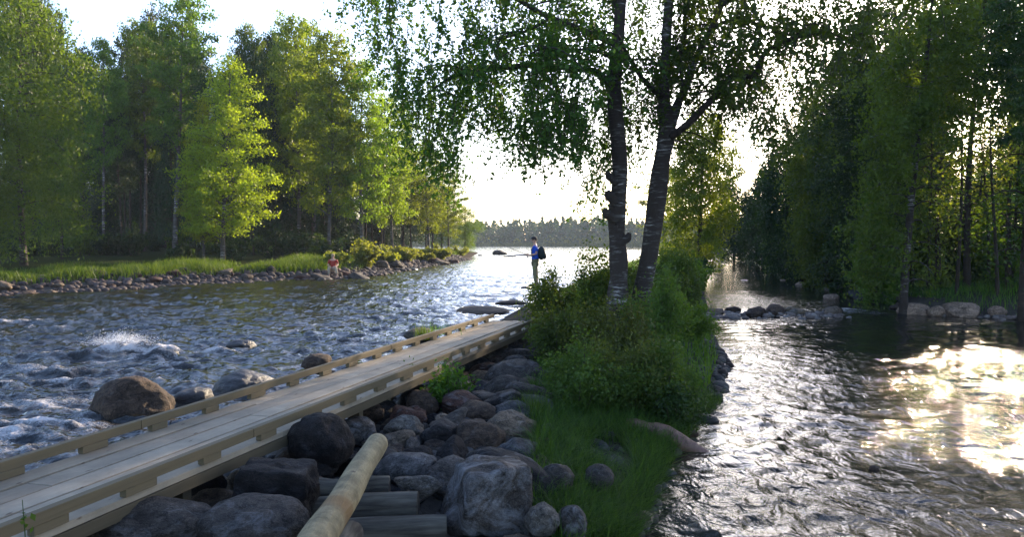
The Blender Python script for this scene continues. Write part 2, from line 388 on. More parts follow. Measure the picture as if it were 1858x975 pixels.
X, Y, V, Fq = grid(xs, np.array(yy), wsurf)
nearland = land(X, Y).ravel(); vis = (np.abs(X.ravel()) < 6+Y.ravel()*.9) & (nearland < .8)
Fq = Fq[vis[Fq].all(1)]
used = np.unique(Fq); rm = np.zeros(len(V), int); rm[used] = np.arange(len(used))
wo = link('river_water', mesh_np('river_water', V[used], rm[Fq], 4, M['water'], True, {'foam': ('POINT', ws['foam'].ravel()[used]), 'turb': ('POINT', ws['turb'].ravel()[used])})); tag(wo, kind='structure')
def wl(x, y): return float(wz(np.array(float(x)), np.array(float(y))))
def gzf(x, y): return float(gz(np.array([float(x)]), np.array([float(y)]))[0])

# ------------------------------------------------------------------ rocks
def ico(n):
    import bmesh
    bm = bmesh.new(); bmesh.ops.create_icosphere(bm, subdivisions=n, radius=1); v = np.array([x.co[:] for x in bm.verts]); f = np.array([[q.index for q in p.verts] for p in bm.faces]); bm.free(); return v, f
ICO = {n: ico(n) for n in (2, 3, 4, 5)}
def rock_mesh(seed, sub=3, ang=.5, rough=.08, box=False, flat=None):
    rs = np.random.RandomState(seed); v, f = ICO[sub]; v = v.copy()
    n = rs.normal(size=(12, 3)); n /= np.linalg.norm(n, axis=1)[:, None]; dd = rs.uniform(.45, .82, 12)
    if box:
        n = np.array([(1,0,0),(-1,0,0),(0,1,0),(0,-1,0),(0,0,1),(0,0,-1)], float)+rs.normal(scale=.12, size=(6, 3)); n /= np.linalg.norm(n, axis=1)[:, None]; dd = np.full(6, .62)
    r = np.full(len(v), 1.0); k = 40 if ang > .5 else 14
    dots = v@n.T; q = np.where(dots > .05, dd/np.maximum(dots, .05), 20.); q = np.minimum(q, 3)
    rp = -np.log(np.exp(-k*q).sum(1)+np.exp(-k*1.05))/k
    r = r*(1-ang)+rp*ang
    r = r+(rough*1.3)*fbm(v[:, 0]*1.6+seed, v[:, 1]*1.6, v[:, 2]*1.6, seed, 4)*1.6+rough*.35*fbm(v[:, 0]*6, v[:, 1]*6+seed, v[:, 2]*6, seed+4, 3)
    v = v*r[:, None]; v /= np.abs(v).max(0)*1.0
    return v, f
def rk(name, seed, mat, smooth_=True, **k):
    v, f = rock_mesh(seed, **k); return mesh_np(name, v, f, 3, mat, smooth_)
RV = {}
def variants(key, mat, n, sub=3, **k):
    RV[key] = [rk('stone', 100+i+len(key)*31, mat, sub=sub, ang=[.55, .97, .85, 1.0][i % 4], rough=[.09, .07, .12][i % 3], **k) for i in range(n)]
variants('near', M['rock'], 16, 4, smooth_=False); variants('dark', M['rock_dark'], 6, 4); variants('bank', M['rock_bank'], 9, 3); variants('pool', M['rock_pool'], 6, 3); variants('wet', M['rock_wet'], 5, 3)
rng = random.Random(5)
HERO = []
def hero(px, py, wpx, hpx, z, mat, label, seed, name='boulder', dy=1.0, rz=0, col=None, **k):
    q = at(px, py, z); s = q[1]/F; o = link(name, rk(name, seed, M[mat], sub=5 if wpx > 90 else 4, smooth_=k.get('ang', .5) < .5, **k))
    sx, sz = wpx*s/2, hpx*s/2*1.1
    o.location = q+np.array([0, sx*dy*.4, 0]); o.scale = (sx, sx*dy, sz); o.rotation_euler = (0, 0, rz)
    o.color = (*(col or PAL[HC[mat]]), 1); tag(o, label, 'boulder' if wpx > 80 else 'rock'); HERO.append((o.location.x, o.location.y, sx*.9)); return o
hero(575, 812, 128, 112, .06, 'rock_dark', 'big rounded black boulder tucked against the boardwalk edge above the pale log', 11, ang=.35)
hero(488, 902, 184, 108, -.02, 'rock_dark', 'blocky dark boulder with flat chipped top left of the pale log', 12, box=True, ang=.9, dy=.7)
hero(452, 968, 215, 96, -.02, 'rock', 'rounded speckled boulder at the bottom edge beside the log foot', 13, ang=.4)
hero(255, 965, 270, 92, .0, 'rock', 'broad humped grey boulder at the bottom edge below the boardwalk', 14, ang=.4, dy=.7)
hero(888, 912, 178, 138, -.12, 'rock_white', 'large granite boulder with white streaks beside the grass', 52, ang=.92, box=True, dy=.8, rz=.5)
hero(757, 888, 92, 56, -.12, 'rock_pale', 'pale blue grey wedge of rock above the log ends', 16, ang=.9, dy=.6)
hero(875, 800, 102, 62, -.1, 'rock_brown', 'purplish brown boulder above the white streaked granite boulder', 17, ang=.6)
hero(738, 785, 88, 56, -.1, 'rock_pale', 'flat grey broken slab right of the pale log top', 18, ang=.95, dy=.7)
hero(662, 752, 76, 48, -.08, 'rock_brown', 'tan rounded stone at the boardwalk edge above the black boulder', 19, ang=.3, name='rock')
hero(648, 785, 80, 54, -.08, 'rock_white', 'dark rock with a whitish top at the head of the log', 20, ang=.5, name='rock')
hero(935, 700, 130, 78, -.15, 'rock', 'long smooth grey boulder between the leafy plant and shrubs', 21, ang=.3)
hero(762, 738, 70, 48, -.1, 'rock_brown', 'reddish lumpy rock below the leafy plant', 22, name='rock', ang=.5)
hero(985, 950, 72, 62, -.2, 'rock_pale', 'smooth grey green stone at the foot of the grass near the bottom', 23, name='rock', ang=.3)
hero(1040, 955, 58, 64, -.25, 'rock_white', 'dark round stone with a white vein below the grass', 24, name='rock', ang=.3)
hero(1012, 872, 64, 50, -.15, 'rock', 'mossy rounded stone half hidden in grass right of the granite boulder', 25, name='rock', ang=.3)
hero(1090, 872, 56, 46, -.2, 'rock', 'rounded stone sunk in the middle of the grass patch', 26, name='rock', ang=.3)
hero(365, 895, 88, 72, -.2, 'rock_dark', 'dark boulder in shadow under the boardwalk left of the blocky one', 27, ang=.4)
hero(545, 862, 130, 42, -.12, 'rock_dark', 'flat dark rock lying between the black boulder and blocky boulder', 28, ang=.4, dy=.6)
hero(762, 835, 70, 52, -.12, 'rock_dark', 'angular dark rock behind the pale blue wedge', 29, name='rock', ang=.9)
hero(818, 830, 74, 66, -.12, 'rock_dark', 'pointed dark rock between brown boulder and pale wedge', 30, name='rock', ang=.9)
hero(865, 755, 78, 40, -.1, 'rock_brown', 'ochre flat stone just below the leafy plant', 31, name='rock', ang=.5)
hero(905, 655, 66, 42, -.18, 'rock', 'grey boulder among small stones near the far boardwalk end', 32, name='rock', ang=.4)
hero(960, 645, 70, 44, -.2, 'rock', 'brownish boulder at the foot of the big shrub', 33, name='rock', ang=.4)
hero(222, 752, 155, 118, -.52, 'rock_brown', 'large brown boulder in the rapids behind the boardwalk rail', 34, ang=.35, dy=.9)
hero(432, 708, 118, 62, -.5, 'rock_wet', 'dark wet boulder behind the boardwalk rail', 35, ang=.4)
hero(345, 730, 72, 46, -.52, 'rock_wet', 'low wet rock between the brown boulder and dark boulder', 36, name='rock', ang=.4)
hero(572, 660, 56, 34, -.42, 'rock_brown', 'small brown rock just behind the rail in midspan', 37, name='rock', ang=.4)
hero(436, 630, 58, 22, -.5, 'rock_wet', 'black rock in midstream breaking the current', 38, name='rock', ang=.4, dy=.7)
hero(300, 648, 46, 24, -.52, 'rock_wet', 'wet brown rock under the splashing wave', 39, name='rock', ang=.4)
hero(885, 568, 120, 16, -.42, 'rock_dark', 'long flat dark rock slab at the far end of the rail', 40, ang=.5, dy=1.2)
hero(925, 552, 60, 12, -.40, 'rock_dark', 'low dark slab left of the shrub beyond the boardwalk', 41, name='rock', ang=.5)
hero(765, 610, 70, 24, -.4, 'rock', 'low grassy rock behind the rail near its far end', 42, name='rock', ang=.5)
hero(906, 462, 32, 18, 0, 'rock_dark', 'lone dark boulder standing in the calm water beyond the rapids', 43, name='boulder', ang=.5)
for i, (px, py, wpx, hp) in enumerate([(948, 464, 34, 6), (925, 466, 26, 5), (872, 465, 12, 5), (745, 491, 26, 8), (968, 521, 26, 10), (955, 524, 22, 8)]):
    hero(px, py, wpx, hp, [0, 0, -.02, -.1, -.28, -.28][i], 'rock_wet', ['low rock reef just left of the standing angler', 'thin strip of rock between the lone boulder and the angler', 'small rock left of the lone boulder', 'low rock at the tip of the far stony shore', 'dark rock under the standing angler\'s feet', 'small wet rock by the standing angler\'s toes'][i], 60+i, name='rock', dy=.8)
# channel stones
for i, (px, py, wpx, hp, z, mt, lb) in enumerate([
    (1665, 565, 62, 22, -.33, 'rock_pool', 'pale sunlit flat slab on the stone weir'),
    (1702, 568, 34, 20, -.34, 'rock_pool', 'small sunlit rock right of the pale slab'),
    (1752, 568, 68, 28, -.34, 'rock_pool', 'largest rounded boulder on the right bank of the weir'),
    (1815, 568, 34, 18, -.32, 'rock_pool', 'reddish rock right of the largest weir boulder'),
    (1600, 514, 36, 14, -.35, 'rock_pool', 'angular grey rock at the right bank upstream of the weir'),
    (1510, 542, 30, 12, -.33, 'rock_pool', 'single rounded rock in the riffle above the weir'),
    (1455, 520, 22, 12, -.35, 'rock_pool', 'reddish round rock midstream in the channel'),
    (1423, 513, 20, 9, -.35, 'rock_pool', 'small grey rock left of the reddish midstream rock'),
    (1351, 513, 22, 8, -.35, 'rock_wet', 'dark low rock near the bright water in the channel'),
    (1410, 816, 20, 8, -.52, 'rock_wet', 'small wet rock breaking the near channel surface'),
    (1588, 852, 20, 9, -.53, 'rock_brown', 'tiny brown rock in the near channel'),
    (1800, 930, 60, 12, -.56, 'rock_wet', 'flat submerged rock near the bottom right corner')]):
    hero(px, py, wpx, hp*1.2, z, mt, lb, 80+i, name='rock', ang=.45)

MARKS = [(a.location[:], a['label']) for a in C.objects if a.get('category') in ('boulder', 'rock')]
def side_of(dx, dy):
    if abs(dx) > abs(dy)*1.2: return 'right of' if dx > 0 else 'left of'
    return 'behind' if dy > 0 else 'in front of'
SHORT = []
def short(px, py, z, t): SHORT.append((at(px, py, z), t))
for a_ in ((575, 808, -.08, 'the black boulder by the boardwalk'), (488, 900, -.08, 'the blocky dark boulder'), (885, 905, -.12, 'the white streaked boulder'), (757, 888, -.12, 'the pale blue wedge'), (875, 800, -.1, 'the purplish brown boulder'),
           (738, 785, -.1, 'the flat broken slab'), (662, 752, -.08, 'the tan stone at the boardwalk edge'), (935, 700, -.15, 'the long smooth boulder'), (762, 738, -.1, 'the reddish lumpy rock'), (815, 700, -.1, 'the leafy plant'), (905, 655, -.18, 'the boulder near the far deck end'),
           (960, 645, -.2, 'the foot of the big shrub'), (865, 755, -.1, 'the ochre flat stone'), (365, 895, -.2, 'the shadowed boulder under the deck'), (255, 965, 0, 'the broad humped boulder'), (965, 760, -.1, 'the bright grass clump'), (985, 950, -.2, 'the grey green stone at the bottom'), (762, 835, -.12, 'the angular dark rock')): short(*a_)
PUTN = {}
def put(key, x, y, z, s, label, group, name='stone', sq=.7, cols=('grey', 'grey', 'brown', 'dark', 'dark', 'tan', 'reddish', 'bluish grey')):
    vi = rng.randrange(len(RV[key])); o = link(name, RV[key][vi]); o.location = (x, y, z); cn = rng.choice(cols)
    k_ = rng.choice([.65, .85, 1.0, 1.2, 1.6]); o.color = (*[c*k_ for c in PAL[cn]], 1)
    o.scale = (s*rng.uniform(.9, 1.45), s*rng.uniform(.75, 1.1), s*sq*rng.uniform(.7, 1.2)); o.rotation_euler = (rng.uniform(-.25, .25), rng.uniform(-.25, .25), rng.uniform(0, 6.28))
    if label is None:
        sh_ = ['rounded', 'angular', 'blunt', 'sharp edged'][vi % 4]; sz_ = 'large' if s > .19 else 'small' if s < .1 else 'medium'
        p_, t_ = min(SHORT, key=lambda q: (q[0][0]-x)**2+(q[0][1]-y)**2); label = f"{sz_} {sh_} {cn} stone {side_of(x-p_[0], y-p_[1])} {t_}"
        nn_ = PUTN.get(label, 0); PUTN[label] = nn_+1
        if nn_: label = label.replace(' stone ', [' ', ' stone, nearer, ', ' stone, farther, '][0]+'stone lying ', 1) if nn_ == 1 else label
    else: label = label.replace('#', cn+(' large' if s > .3 else ' small' if s < .16 else ''))
    return tag(o, label, 'stone', group)
# boardwalk geometry line:  right kerb passes (-1.793b, 2.7b) dir (.274,.962)
Bh = 1.30; BD = np.array([.2743, .9616]); BN = np.array([-.9616, .2743])
BR = np.array([-1.793*Bh, 2.7*Bh]); BW = .97
def bxy(t, a): return BR+BD*t+BN*a          # t metres along from px=0, a metres left of right edge
def inwalk(x, y, m=.0):
    q = np.array([x, y])-BR; a = q@BN; t = q@BD; return -m < a < BW+m and t < 10.3
n = 0; placed = []
for k in range(9000):
    y = rng.uniform(3.3, 14.5); u = k/9000
    s = .20*(1-u)**2.2+.05+rng.uniform(0, .03)
    xl = BR[0]+(y-BR[1])*.2853; xr = np.interp(y, [3, 5, 7, 9, 12, 15], [.2, .2, .3, .25, .15, .1])
    x = rng.uniform(xl-.35, xr)
    if land(np.array([x]), np.array([y]))[0] < .12: continue
    if any((x-a)**2+(y-b)**2 < (r*.95+s*.75)**2 for a, b, r in HERO): continue
    if any((x-a)**2+(y-b)**2 < ((r+s)*.74)**2 for a, b, r in placed): continue
    if abs((x+.35)-(y-5.2)*(-.12)) < 0 : continue
    if y < 5.4 and -1.25 < x < -.2 and s > .07: continue
    if abs((x+1.02)-(y-5.0)*.02) < .16+s and y < 5.8: continue
    placed.append((x, y, s))
    put('near', x, y, gzf(x, y)+s*.28+rng.uniform(-.02, .03), s, None, 'stones heaped beside the boardwalk'); n += 1
    if n >= 178: break
print('near stones', n)
# pebbles between them: one mass
def scatter_rocks(name, pts, sizes, mat, seed):
    rs = np.random.RandomState(seed); vs_, fs = [], []; base = [rock_mesh(s, 2, .5, .08) for s in range(5)]
    off = 0
    for (x, y, z), s in zip(pts, sizes):
        v, f = base[rs.randint(5)]; a = rs.uniform(0, 6.28); c, s_ = math.cos(a), math.sin(a)
        w_ = v*np.array([s*rs.uniform(.8, 1.4), s, s*.7]); w_ = np.stack([w_[:, 0]*c-w_[:, 1]*s_, w_[:, 0]*s_+w_[:, 1]*c, w_[:, 2]], -1)+(x, y, z)
        vs_.append(w_); fs.append(f+off); off += len(v)
    return link(name, mesh_np(name, np.concatenate(vs_), np.concatenate(fs), 3, mat, True))
m = NT('pebbles'); v_ = m.n('NewGeometry').outputs['Random Per Island']
m.pbr(m.mix(1.0, m.ramp(v_, [(0, (.018, .016, .017)), (.3, (.05, .037, .03)), (.6, (.03, .03, .032)), (1, (.085, .078, .07))]), m.ramp(m.noise(m.pos(), 30, 4), [(.3, .6), (.7, 1.2)]), 'MULTIPLY'), .8, .25, m.bump(m.noise(m.pos(), 40, 3), .5, .02)); M['pebbles'] = m.m
pts, sz = [], []
rs = np.random.RandomState(3)
yy_ = rs.uniform(3.2, 15, 6000); xl = BR[0]+(yy_-BR[1])*.2853-1.2; xr = np.interp(yy_, [3, 4.5, 7.2, 10, 13, 18], [.4, .62, 1.55, 2.75, 3.7, 4.7]); xx_ = xl+(xr-xl)*rs.rand(6000)
zz_ = gz(xx_, yy_); ss = .018+.085*rs.rand(6000)**2.5; kp = land(xx_, yy_) > -.12
o = scatter_rocks('gravel', np.stack([xx_, yy_, zz_+.01], -1)[kp], ss[kp], M['pebbles'], 4); tag(o, kind='stuff')
m = NT('bank_pebbles'); v_ = m.n('NewGeometry').outputs['Random Per Island']
m.pbr(m.mix(1.0, m.ramp(v_, [(0, (.022, .017, .016)), (.4, (.075, .05, .042)), (.7, (.045, .036, .034)), (1, (.12, .09, .08))]), m.ramp(m.noise(m.pos(), 12, 4), [(.3, .6), (.7, 1.2)]), 'MULTIPLY'), .8, .25, m.bump(m.noise(m.pos(), 20, 3), .5, .02)); M['bank_pebbles'] = m.m
# edge of the channel: visible dark stones by the near water
for i in range(16):
    y = rng.uniform(4.6, 9.8); xe = np.interp(y, [2, 4.5, 7.2, 10], [.2, .55, 1.45, 2.7]); x = xe+rng.uniform(-.28, .08); s = rng.uniform(.05, .12)
    put('wet' if rng.random() < .6 else 'near', x, y, wl(x+.3, y)+s*.25+rng.uniform(0, .1), s, '# wet stone at the channel edge below the grass', 'wet stones along the channel edge')
# far bank stones
def along(poly, t):
    seg = np.hypot(*np.diff(poly, axis=0).T); cs = np.concatenate([[0], np.cumsum(seg)]); return np.array([np.interp(t*cs[-1], cs, poly[:, 0]), np.interp(t*cs[-1], cs, poly[:, 1])])
LB = np.array([(-27,21),(-19,29),(-13,35),(-9,38.5),(-7.5,42),(-6.2,51),(-4.2,75)], float)
pts, sz = [], []
for i in range(72):
    t = rng.random()**1.1*.96; q = along(LB, t); nrm = np.array([-.7, .7]) if t < .5 else np.array([-1, .1])
    dd = rng.uniform(-.9, 2.4)
    if q[1] > 37 and q[1] < 43: dd = rng.uniform(-1.6, 1.2)
    x, y = q+nrm*dd+np.array([rng.uniform(-.3, .3), 0]); s = rng.choice([.22, .28, .34, .42])*rng.uniform(.8, 1.2)*(1.25 if q[1] > 36 else 1)
    z = max(gzf(x, y), wl(x, y)-.05)+s*.2
    px_ = 929+F*x/y; mk = 'at the left end' if px_ < 130 else 'below the big left birch' if px_ < 260 else 'below the lime birches' if px_ < 450 else 'left of the seated person' if px_ < 590 else 'right of the seated person' if px_ < 700 else 'toward the lake'
    put('bank', x, y, z, s, f'# shore stone {mk} on the far side of the rapids', 'stones along the far shore of the rapids', sq=.62, cols=('reddish', 'brown', 'tan', 'grey', 'reddish', 'dark'))
yy_ = rs.rand(5000)**1.1*.97; P_ = np.array([along(LB, t) for t in yy_]); off = rs.uniform(-.8, 2.6, 5000); P_[:, 0] -= off*.75; P_[:, 1] += off*.6
o = scatter_rocks('shore_gravel', np.stack([P_[:, 0], P_[:, 1], np.maximum(gz(P_[:, 0], P_[:, 1]), wz(P_[:, 0], P_[:, 1]))+.02], -1)[:3500], rs.uniform(.05, .2, 3500), M['bank_pebbles'], 5); tag(o, kind='stuff')
# weir across the channel
m = NT('pool_pebbles'); v_ = m.n('NewGeometry').outputs['Random Per Island']
m.pbr(m.mix(1.0, m.ramp(v_, [(0, (.07, .055, .05)), (.4, (.17, .13, .11)), (.7, (.11, .10, .095)), (1, (.26, .22, .19))]), m.ramp(m.noise(m.pos(), 16, 4), [(.3, .6), (.7, 1.2)]), 'MULTIPLY'), .75, .3, m.bump(m.noise(m.pos(), 20, 3), .5, .02)); M['pool_pebbles'] = m.m
rs = np.random.RandomState(6); n_ = 420; x_ = 5.3+3.9*rs.rand(n_)**1.2; y_ = 21.6+rs.normal(scale=.4, size=n_); x2 = rs.uniform(11.0, 15.2, 300); y2 = 22.6-(x2-11)*.75+rs.normal(scale=.3, size=300)
o = scatter_rocks('weir_rubble', np.stack([np.r_[x_, x2], np.r_[y_, y2], np.full(720, -.48)+rs.uniform(-.05, .07, 720)], -1), rs.uniform(.04, .13, 720), M['pool_pebbles'], 7); tag(o, kind='stuff')
for i in range(30):
    x = 5.5+3.8*rng.random() if i < 19 else rng.uniform(11.2, 15.4); y = 21.6+rng.uniform(-.55, .6) if i < 19 else 22.5-(x-11)*.75+rng.uniform(-.4, .4)
    s = rng.choice([.14, .2, .3]) if i < 19 else rng.uniform(.14, .30)
    put('pool', x, y, -.47+s*.3+rng.uniform(0, .04), s, '# rounded stone of the low weir '+('below the right bank' if x > 10 else 'near the island' if x < 6 else 'in mid channel'), 'stones of the weir across the channel', sq=.65, cols=('tan', 'tan', 'pale', 'brown', 'grey'))
for i in range(12):
    x = rng.uniform(12.2, 15); y = rng.uniform(22, 36); x = float(np.interp(y, [20, 24, 30, 37], [11.9, 12.4, 13.4, 15]))+rng.uniform(-1.2, .6); s = rng.uniform(.1, .3)
    put('pool', x, y, wl(x, y)+.02+s*.15, s, '# stone at the shaded right bank upstream of the weir', 'stones along the shaded right bank', sq=.6)

# ------------------------------------------------------------------ boardwalk
bw = empty('boardwalk', (0, 0, 0)); tag(bw, 'long wooden plank boardwalk with low side rails running across the stones to the shrubs', 'boardwalk')
ang = math.atan2(BD[1], BD[0])-math.pi/2
T0, T1 = -2.6, 10.6; DECK = CAMZ-Bh-.115
def board(name, a0, a1, z0, z1, t0, t1, mat, par=bw, bevel=.004):
    mb = MB(); w_, l_, h_ = a1-a0, t1-t0, z1-z0; mb.box((0, 0, 0), (w_, l_, h_)); o = mb.build(name, mat, par, bevel=bevel)
    c = bxy((t0+t1)/2, (a0+a1)/2); o.location = (c[0], c[1], (z0+z1)/2); o.rotation_euler = (0, 0, ang); return o
for i in range(5):
    w_ = BW/5; splits = [T0]+[T0+1.3+((i*1.7) % 3)+k*3.6 for k in range(3)]+[T1]
    splits = [s for s in splits if s <= T1-.0]; splits = sorted(set(splits))
    for a, b in zip(splits[:-1], splits[1:]):
        if b-a > .1: board('deck_plank', i*w_+.008+rng.uniform(-.002, .002), (i+1)*w_-.008, DECK-.04, DECK+rng.uniform(-.004, .004), a+.002, b-.002, M['timber'])
for a0, nm in ((-.012, 1), (BW-.038, 2)):
    sp = [T0, 1.9, 6.2, T1]
    for a, b in zip(sp[:-1], sp[1:]): board('side_rail', a0, a0+.05, DECK+.052, DECK+.115, a+.003, b-.003, M['timber_green'])
t = T0+.25
while t < T1-.2:
    for a0 in (-.008, BW-.042): board('rail_block', a0, a0+.045, DECK+.005, DECK+.052, t+rng.uniform(-.03, .03), t+rng.uniform(.17, .23), M['timber_green'])
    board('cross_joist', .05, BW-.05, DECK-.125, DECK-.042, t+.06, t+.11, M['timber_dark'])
    t += .62
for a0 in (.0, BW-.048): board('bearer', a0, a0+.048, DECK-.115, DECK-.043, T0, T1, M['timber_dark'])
for tt in (1.25, 3.6, 6, 8.4):
    for a0 in (.05, BW-.125):
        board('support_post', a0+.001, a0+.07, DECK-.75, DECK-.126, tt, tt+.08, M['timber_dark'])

# ------------------------------------------------------------------ logs
def log(name, p0, p1, r0, r1, mat, label, cat='log', wob=.006, n=24):
    p0, p1 = Vector(p0), Vector(p1); L = (p1-p0).length; mb = MB(); m_ = 40
    pts = [(wob*math.sin(i*.3), wob*math.cos(i*.2), L*i/m_) for i in range(m_+1)]; rr = [r0+(r1-r0)*i/m_+wob*.4*math.sin(i*.37) for i in range(m_+1)]
    rr = [rr[0]*.93]+rr+[rr[-1]*.93]; pts = [(pts[0][0], pts[0][1], -.008)]+pts+[(pts[-1][0], pts[-1][1], L+.008)]
    mb.tube(pts, rr, n); o = mb.build(name, mat, None, smooth=True)
    o.location = p0; o.rotation_euler = (p1-p0).to_track_quat('Z', 'Y').to_euler(); tag(o, label, cat)
    md = o.modifiers.new('edge', 'EDGE_SPLIT'); md.split_angle = R(50); return o
log('log', at(556, 1015, .14), at(684, 806, .10), .090, .078, M['log_wood'], 'pale peeled log slanting down among the dark boulders', wob=.004)
log('log_end', at(560, 893, -.13), at(705, 887, -.12), .085, .085, M['log_old'], 'uppermost of the three dark crib logs right of the pale log')
log('log_end', at(480, 930, -.20), at(757, 919, -.17), .095, .095, M['log_old'], 'middle and widest dark crib log under the pale blue wedge')
log('log_end', at(420, 975, -.24), at(808, 958, -.24), .085, .08, M['log_old'], 'lowest dark crib log near the bottom edge left of the granite boulder')
log('log_end', at(600, 1030, -.05), at(636, 968, -.12), .07, .07, M['log_old'], 'short grey log stub at the bottom beside the pale log')
log('log_end', at(520, 756, -.1), at(608, 750, -.06), .05, .05, M['log_wood'], 'thin cut pole poking out under the boardwalk beside the tan stone')
log('log_end', at(130, 925, -.02), at(262, 921, .0), .055, .055, M['log_wood'], 'cut pole end under the boardwalk behind the broad boulder')
mb = MB(); A_, B_ = Vector(at(1135, 775, -.3)), Vector(at(1296, 824, -.54))
pts = [A_+(B_-A_)*t+Vector((0, 0, .03*math.sin(t*5))) for t in [0, .12, .25, .33, .45, .6, .75, .88, 1]]
mb.tube(pts, [.09, .10, .085, .11, .12, .10, .075, .05, .012], 14); o = mb.build('driftwood', M['driftwood'], None, True)
tag(o, 'reddish rotten driftwood log reaching from the grassy bank into the channel', 'driftwood')

# ------------------------------------------------------------------ foliage tools
def leaves(P, size, rs, fold=False, vert=0., asp=.6):
    n = len(P); a = rs.normal(size=(n, 3)); a[:, 2] -= vert; a /= np.linalg.norm(a, axis=1)[:, None]
    b = np.cross(a, rs.normal(size=(n, 3))); b /= np.linalg.norm(b, axis=1)[:, None]+1e-9
    s = (size*rs.uniform(.55, 1.35, n))[:, None]
    V = np.stack([P-a*s*.5, P+b*s*asp*.5+a*s*.05, P+a*s*.5, P-b*s*asp*.5+a*s*.05], 1).reshape(-1, 3)
    return V, np.arange(n*4).reshape(-1, 4), rs.rand(n)
def leafmesh(name, P, size, mat, seed=0, **k):
    rs = np.random.RandomState(seed); V, Fq, v = leaves(P, size, rs, **k)
    cl = .5+.5*fbm(P[:, 0]*.9, P[:, 1]*.9, P[:, 2]*.9, seed, 2)
    return mesh_np(name, V, Fq, 4, mat, False, {'v': ('FACE', np.clip(v*.6+cl*.5, 0, 1))})

def make_tree(seed, H, R_, cb, nb, nl, kind, trunk_r=None):
    """returns leaf points, trunk MB. local coordinates, base at 0"""
    rs = np.random.RandomState(seed); mb = MB(); tr = trunk_r or H*.0085+.03
    lean = rs.normal(scale=.025*H, size=2)
    def tp(u): return np.array([lean[0]*u*u+.012*H*math.sin(3*u+seed), lean[1]*u*u+.012*H*math.cos(4*u+seed), H*u])
    us = np.linspace(0, .97, 12); mb.tube([tp(u) if u > 0 else tp(0)-np.array([0, 0, .3]) for u in us], [tr*(1.25 if u == 0 else 1)*(1-u)**.8+.012 for u in us], 8)
    C_, W_ = [], []
    for i in range(nb):
        u = (i+rs.rand())/nb; h = cb+(1-cb)*(u**(.85 if kind != 'young' else 1.0)); s0 = tp(h)
        if kind == 'birch': prof = (math.sin(math.pi*min(1, (u*.86+.14)))**.6)*rs.uniform(.55, 1.1); up = .55; dr = .75
        elif kind == 'young': prof = (1-u)**.55*(.5+.5*min(1, u*4+.25))*rs.uniform(.75, 1.12); up = .55; dr = .3
        elif kind == 'aspen': prof = (.35+.65*math.sin(math.pi*min(1, u*.8+.2)))*rs.uniform(.6, 1.1); up = .8; dr = .3
        elif kind == 'spruce': prof = (1-u)**.85*rs.uniform(.75, 1.05)+.03; up = .05; dr = .35
        elif kind == 'pine': prof = math.sin(math.pi*(u*.75+.2))*rs.uniform(.5, 1.1); up = .35; dr = .1
        L = R_*prof; az = i*2.4+rs.uniform(-.5, .5); dx, dy = math.cos(az), math.sin(az)
        ts = np.linspace(0, 1, 5); bp = [s0+np.array([dx*L*t, dy*L*t, (up*t-dr*t*t)*L]) for t in ts]
        if L > .4: mb.tube(bp, [max(.008, tr*.32*(1-h)**.5*(1-.85*t)) for t in ts], 4, False)
        k = max(2, int(L/R_*7)+1)
        for j in range(k):
            t = .22+.8*(j+rs.rand())/k; side = rs.normal(scale=.22*L*(1.1-t*.5)); q = s0+np.array([dx*L*t-dy*side, dy*L*t+dx*side, (up*t-dr*t*t)*L])
            C_.append(q); W_.append((.35+.65*L/R_)*rs.uniform(.5, 1.5))
    C_ = np.array(C_); W_ = np.array(W_); idx = rs.choice(len(C_), nl, p=W_/W_.sum()); J = rs.normal(size=(nl, 3))
    if kind == 'birch':
        sg = np.array([.075, .075, .06])*R_*1.5; P = C_[idx]+J*sg*.62; strand = (rs.rand(len(C_), 6)*1.0)
        P[:, 2] -= np.abs(rs.normal(size=nl))*R_*.30*strand[idx, rs.randint(0, 6, nl)]
    elif kind == 'spruce': P = C_[idx]+J*np.array([.10, .10, .05])*R_; P[:, 2] -= np.abs(J[:, 0])*R_*.06
    elif kind == 'young': P = C_[idx]+J*np.array([.085, .085, .05])*R_*.85
    else: P = C_[idx]+J*np.array([.10, .10, .065])*R_*.8
    P[:, 2] = np.maximum(P[:, 2], .25)
    return P, mb
TV = {}
def tvar(key, n, H, R_, cb, nb, nl, kind, leafmat, barkmat, ls, **k):
    TV[key] = []
    for i in range(n):
        P, mb = make_tree(hash(kind) % 7+i*13+len(key)*5 if False else i*13+len(key)*5+1, H, R_, cb, nb, nl, kind)
        TV[key].append((leafmesh('crown', P, ls, M[leafmat], i, **k), mb.mesh('trunk', M[barkmat], True), H, R_))
tvar('young', 3, 10, 3.0, .10, 80, 24000, 'young', 'leaf_lime', 'bark_pale', .125)
tvar('lush', 3, 12, 3.6, .12, 60, 30000, 'birch', 'leaf_mid', 'bark_birch', .14, vert=.7)
tvar('tallb', 4, 15, 3.0, .38, 46, 15000, 'aspen', 'leaf_mid', 'bark_pale', .19)
tvar('riverb', 3, 13, 3.0, .16, 56, 20000, 'aspen', 'leaf_bright', 'bark_pale', .18)
tvar('dark', 3, 15, 3.4, .30, 50, 12000, 'aspen', 'leaf_dark', 'bark_brown', .22)
tvar('spruce', 3, 14, 2.6, .10, 110, 14000, 'spruce', 'needle', 'bark_brown', .20)
tvar('darkbirch', 3, 13, 3.8, .12, 60, 26000, 'birch', 'leaf_dark', 'bark_birch', .15, vert=.7)
NAME = dict(young='young_birch_tree', lush='birch_tree', tallb='birch_tree', riverb='birch_tree', dark='forest_tree', spruce='spruce_tree', darkbirch='birch_tree')
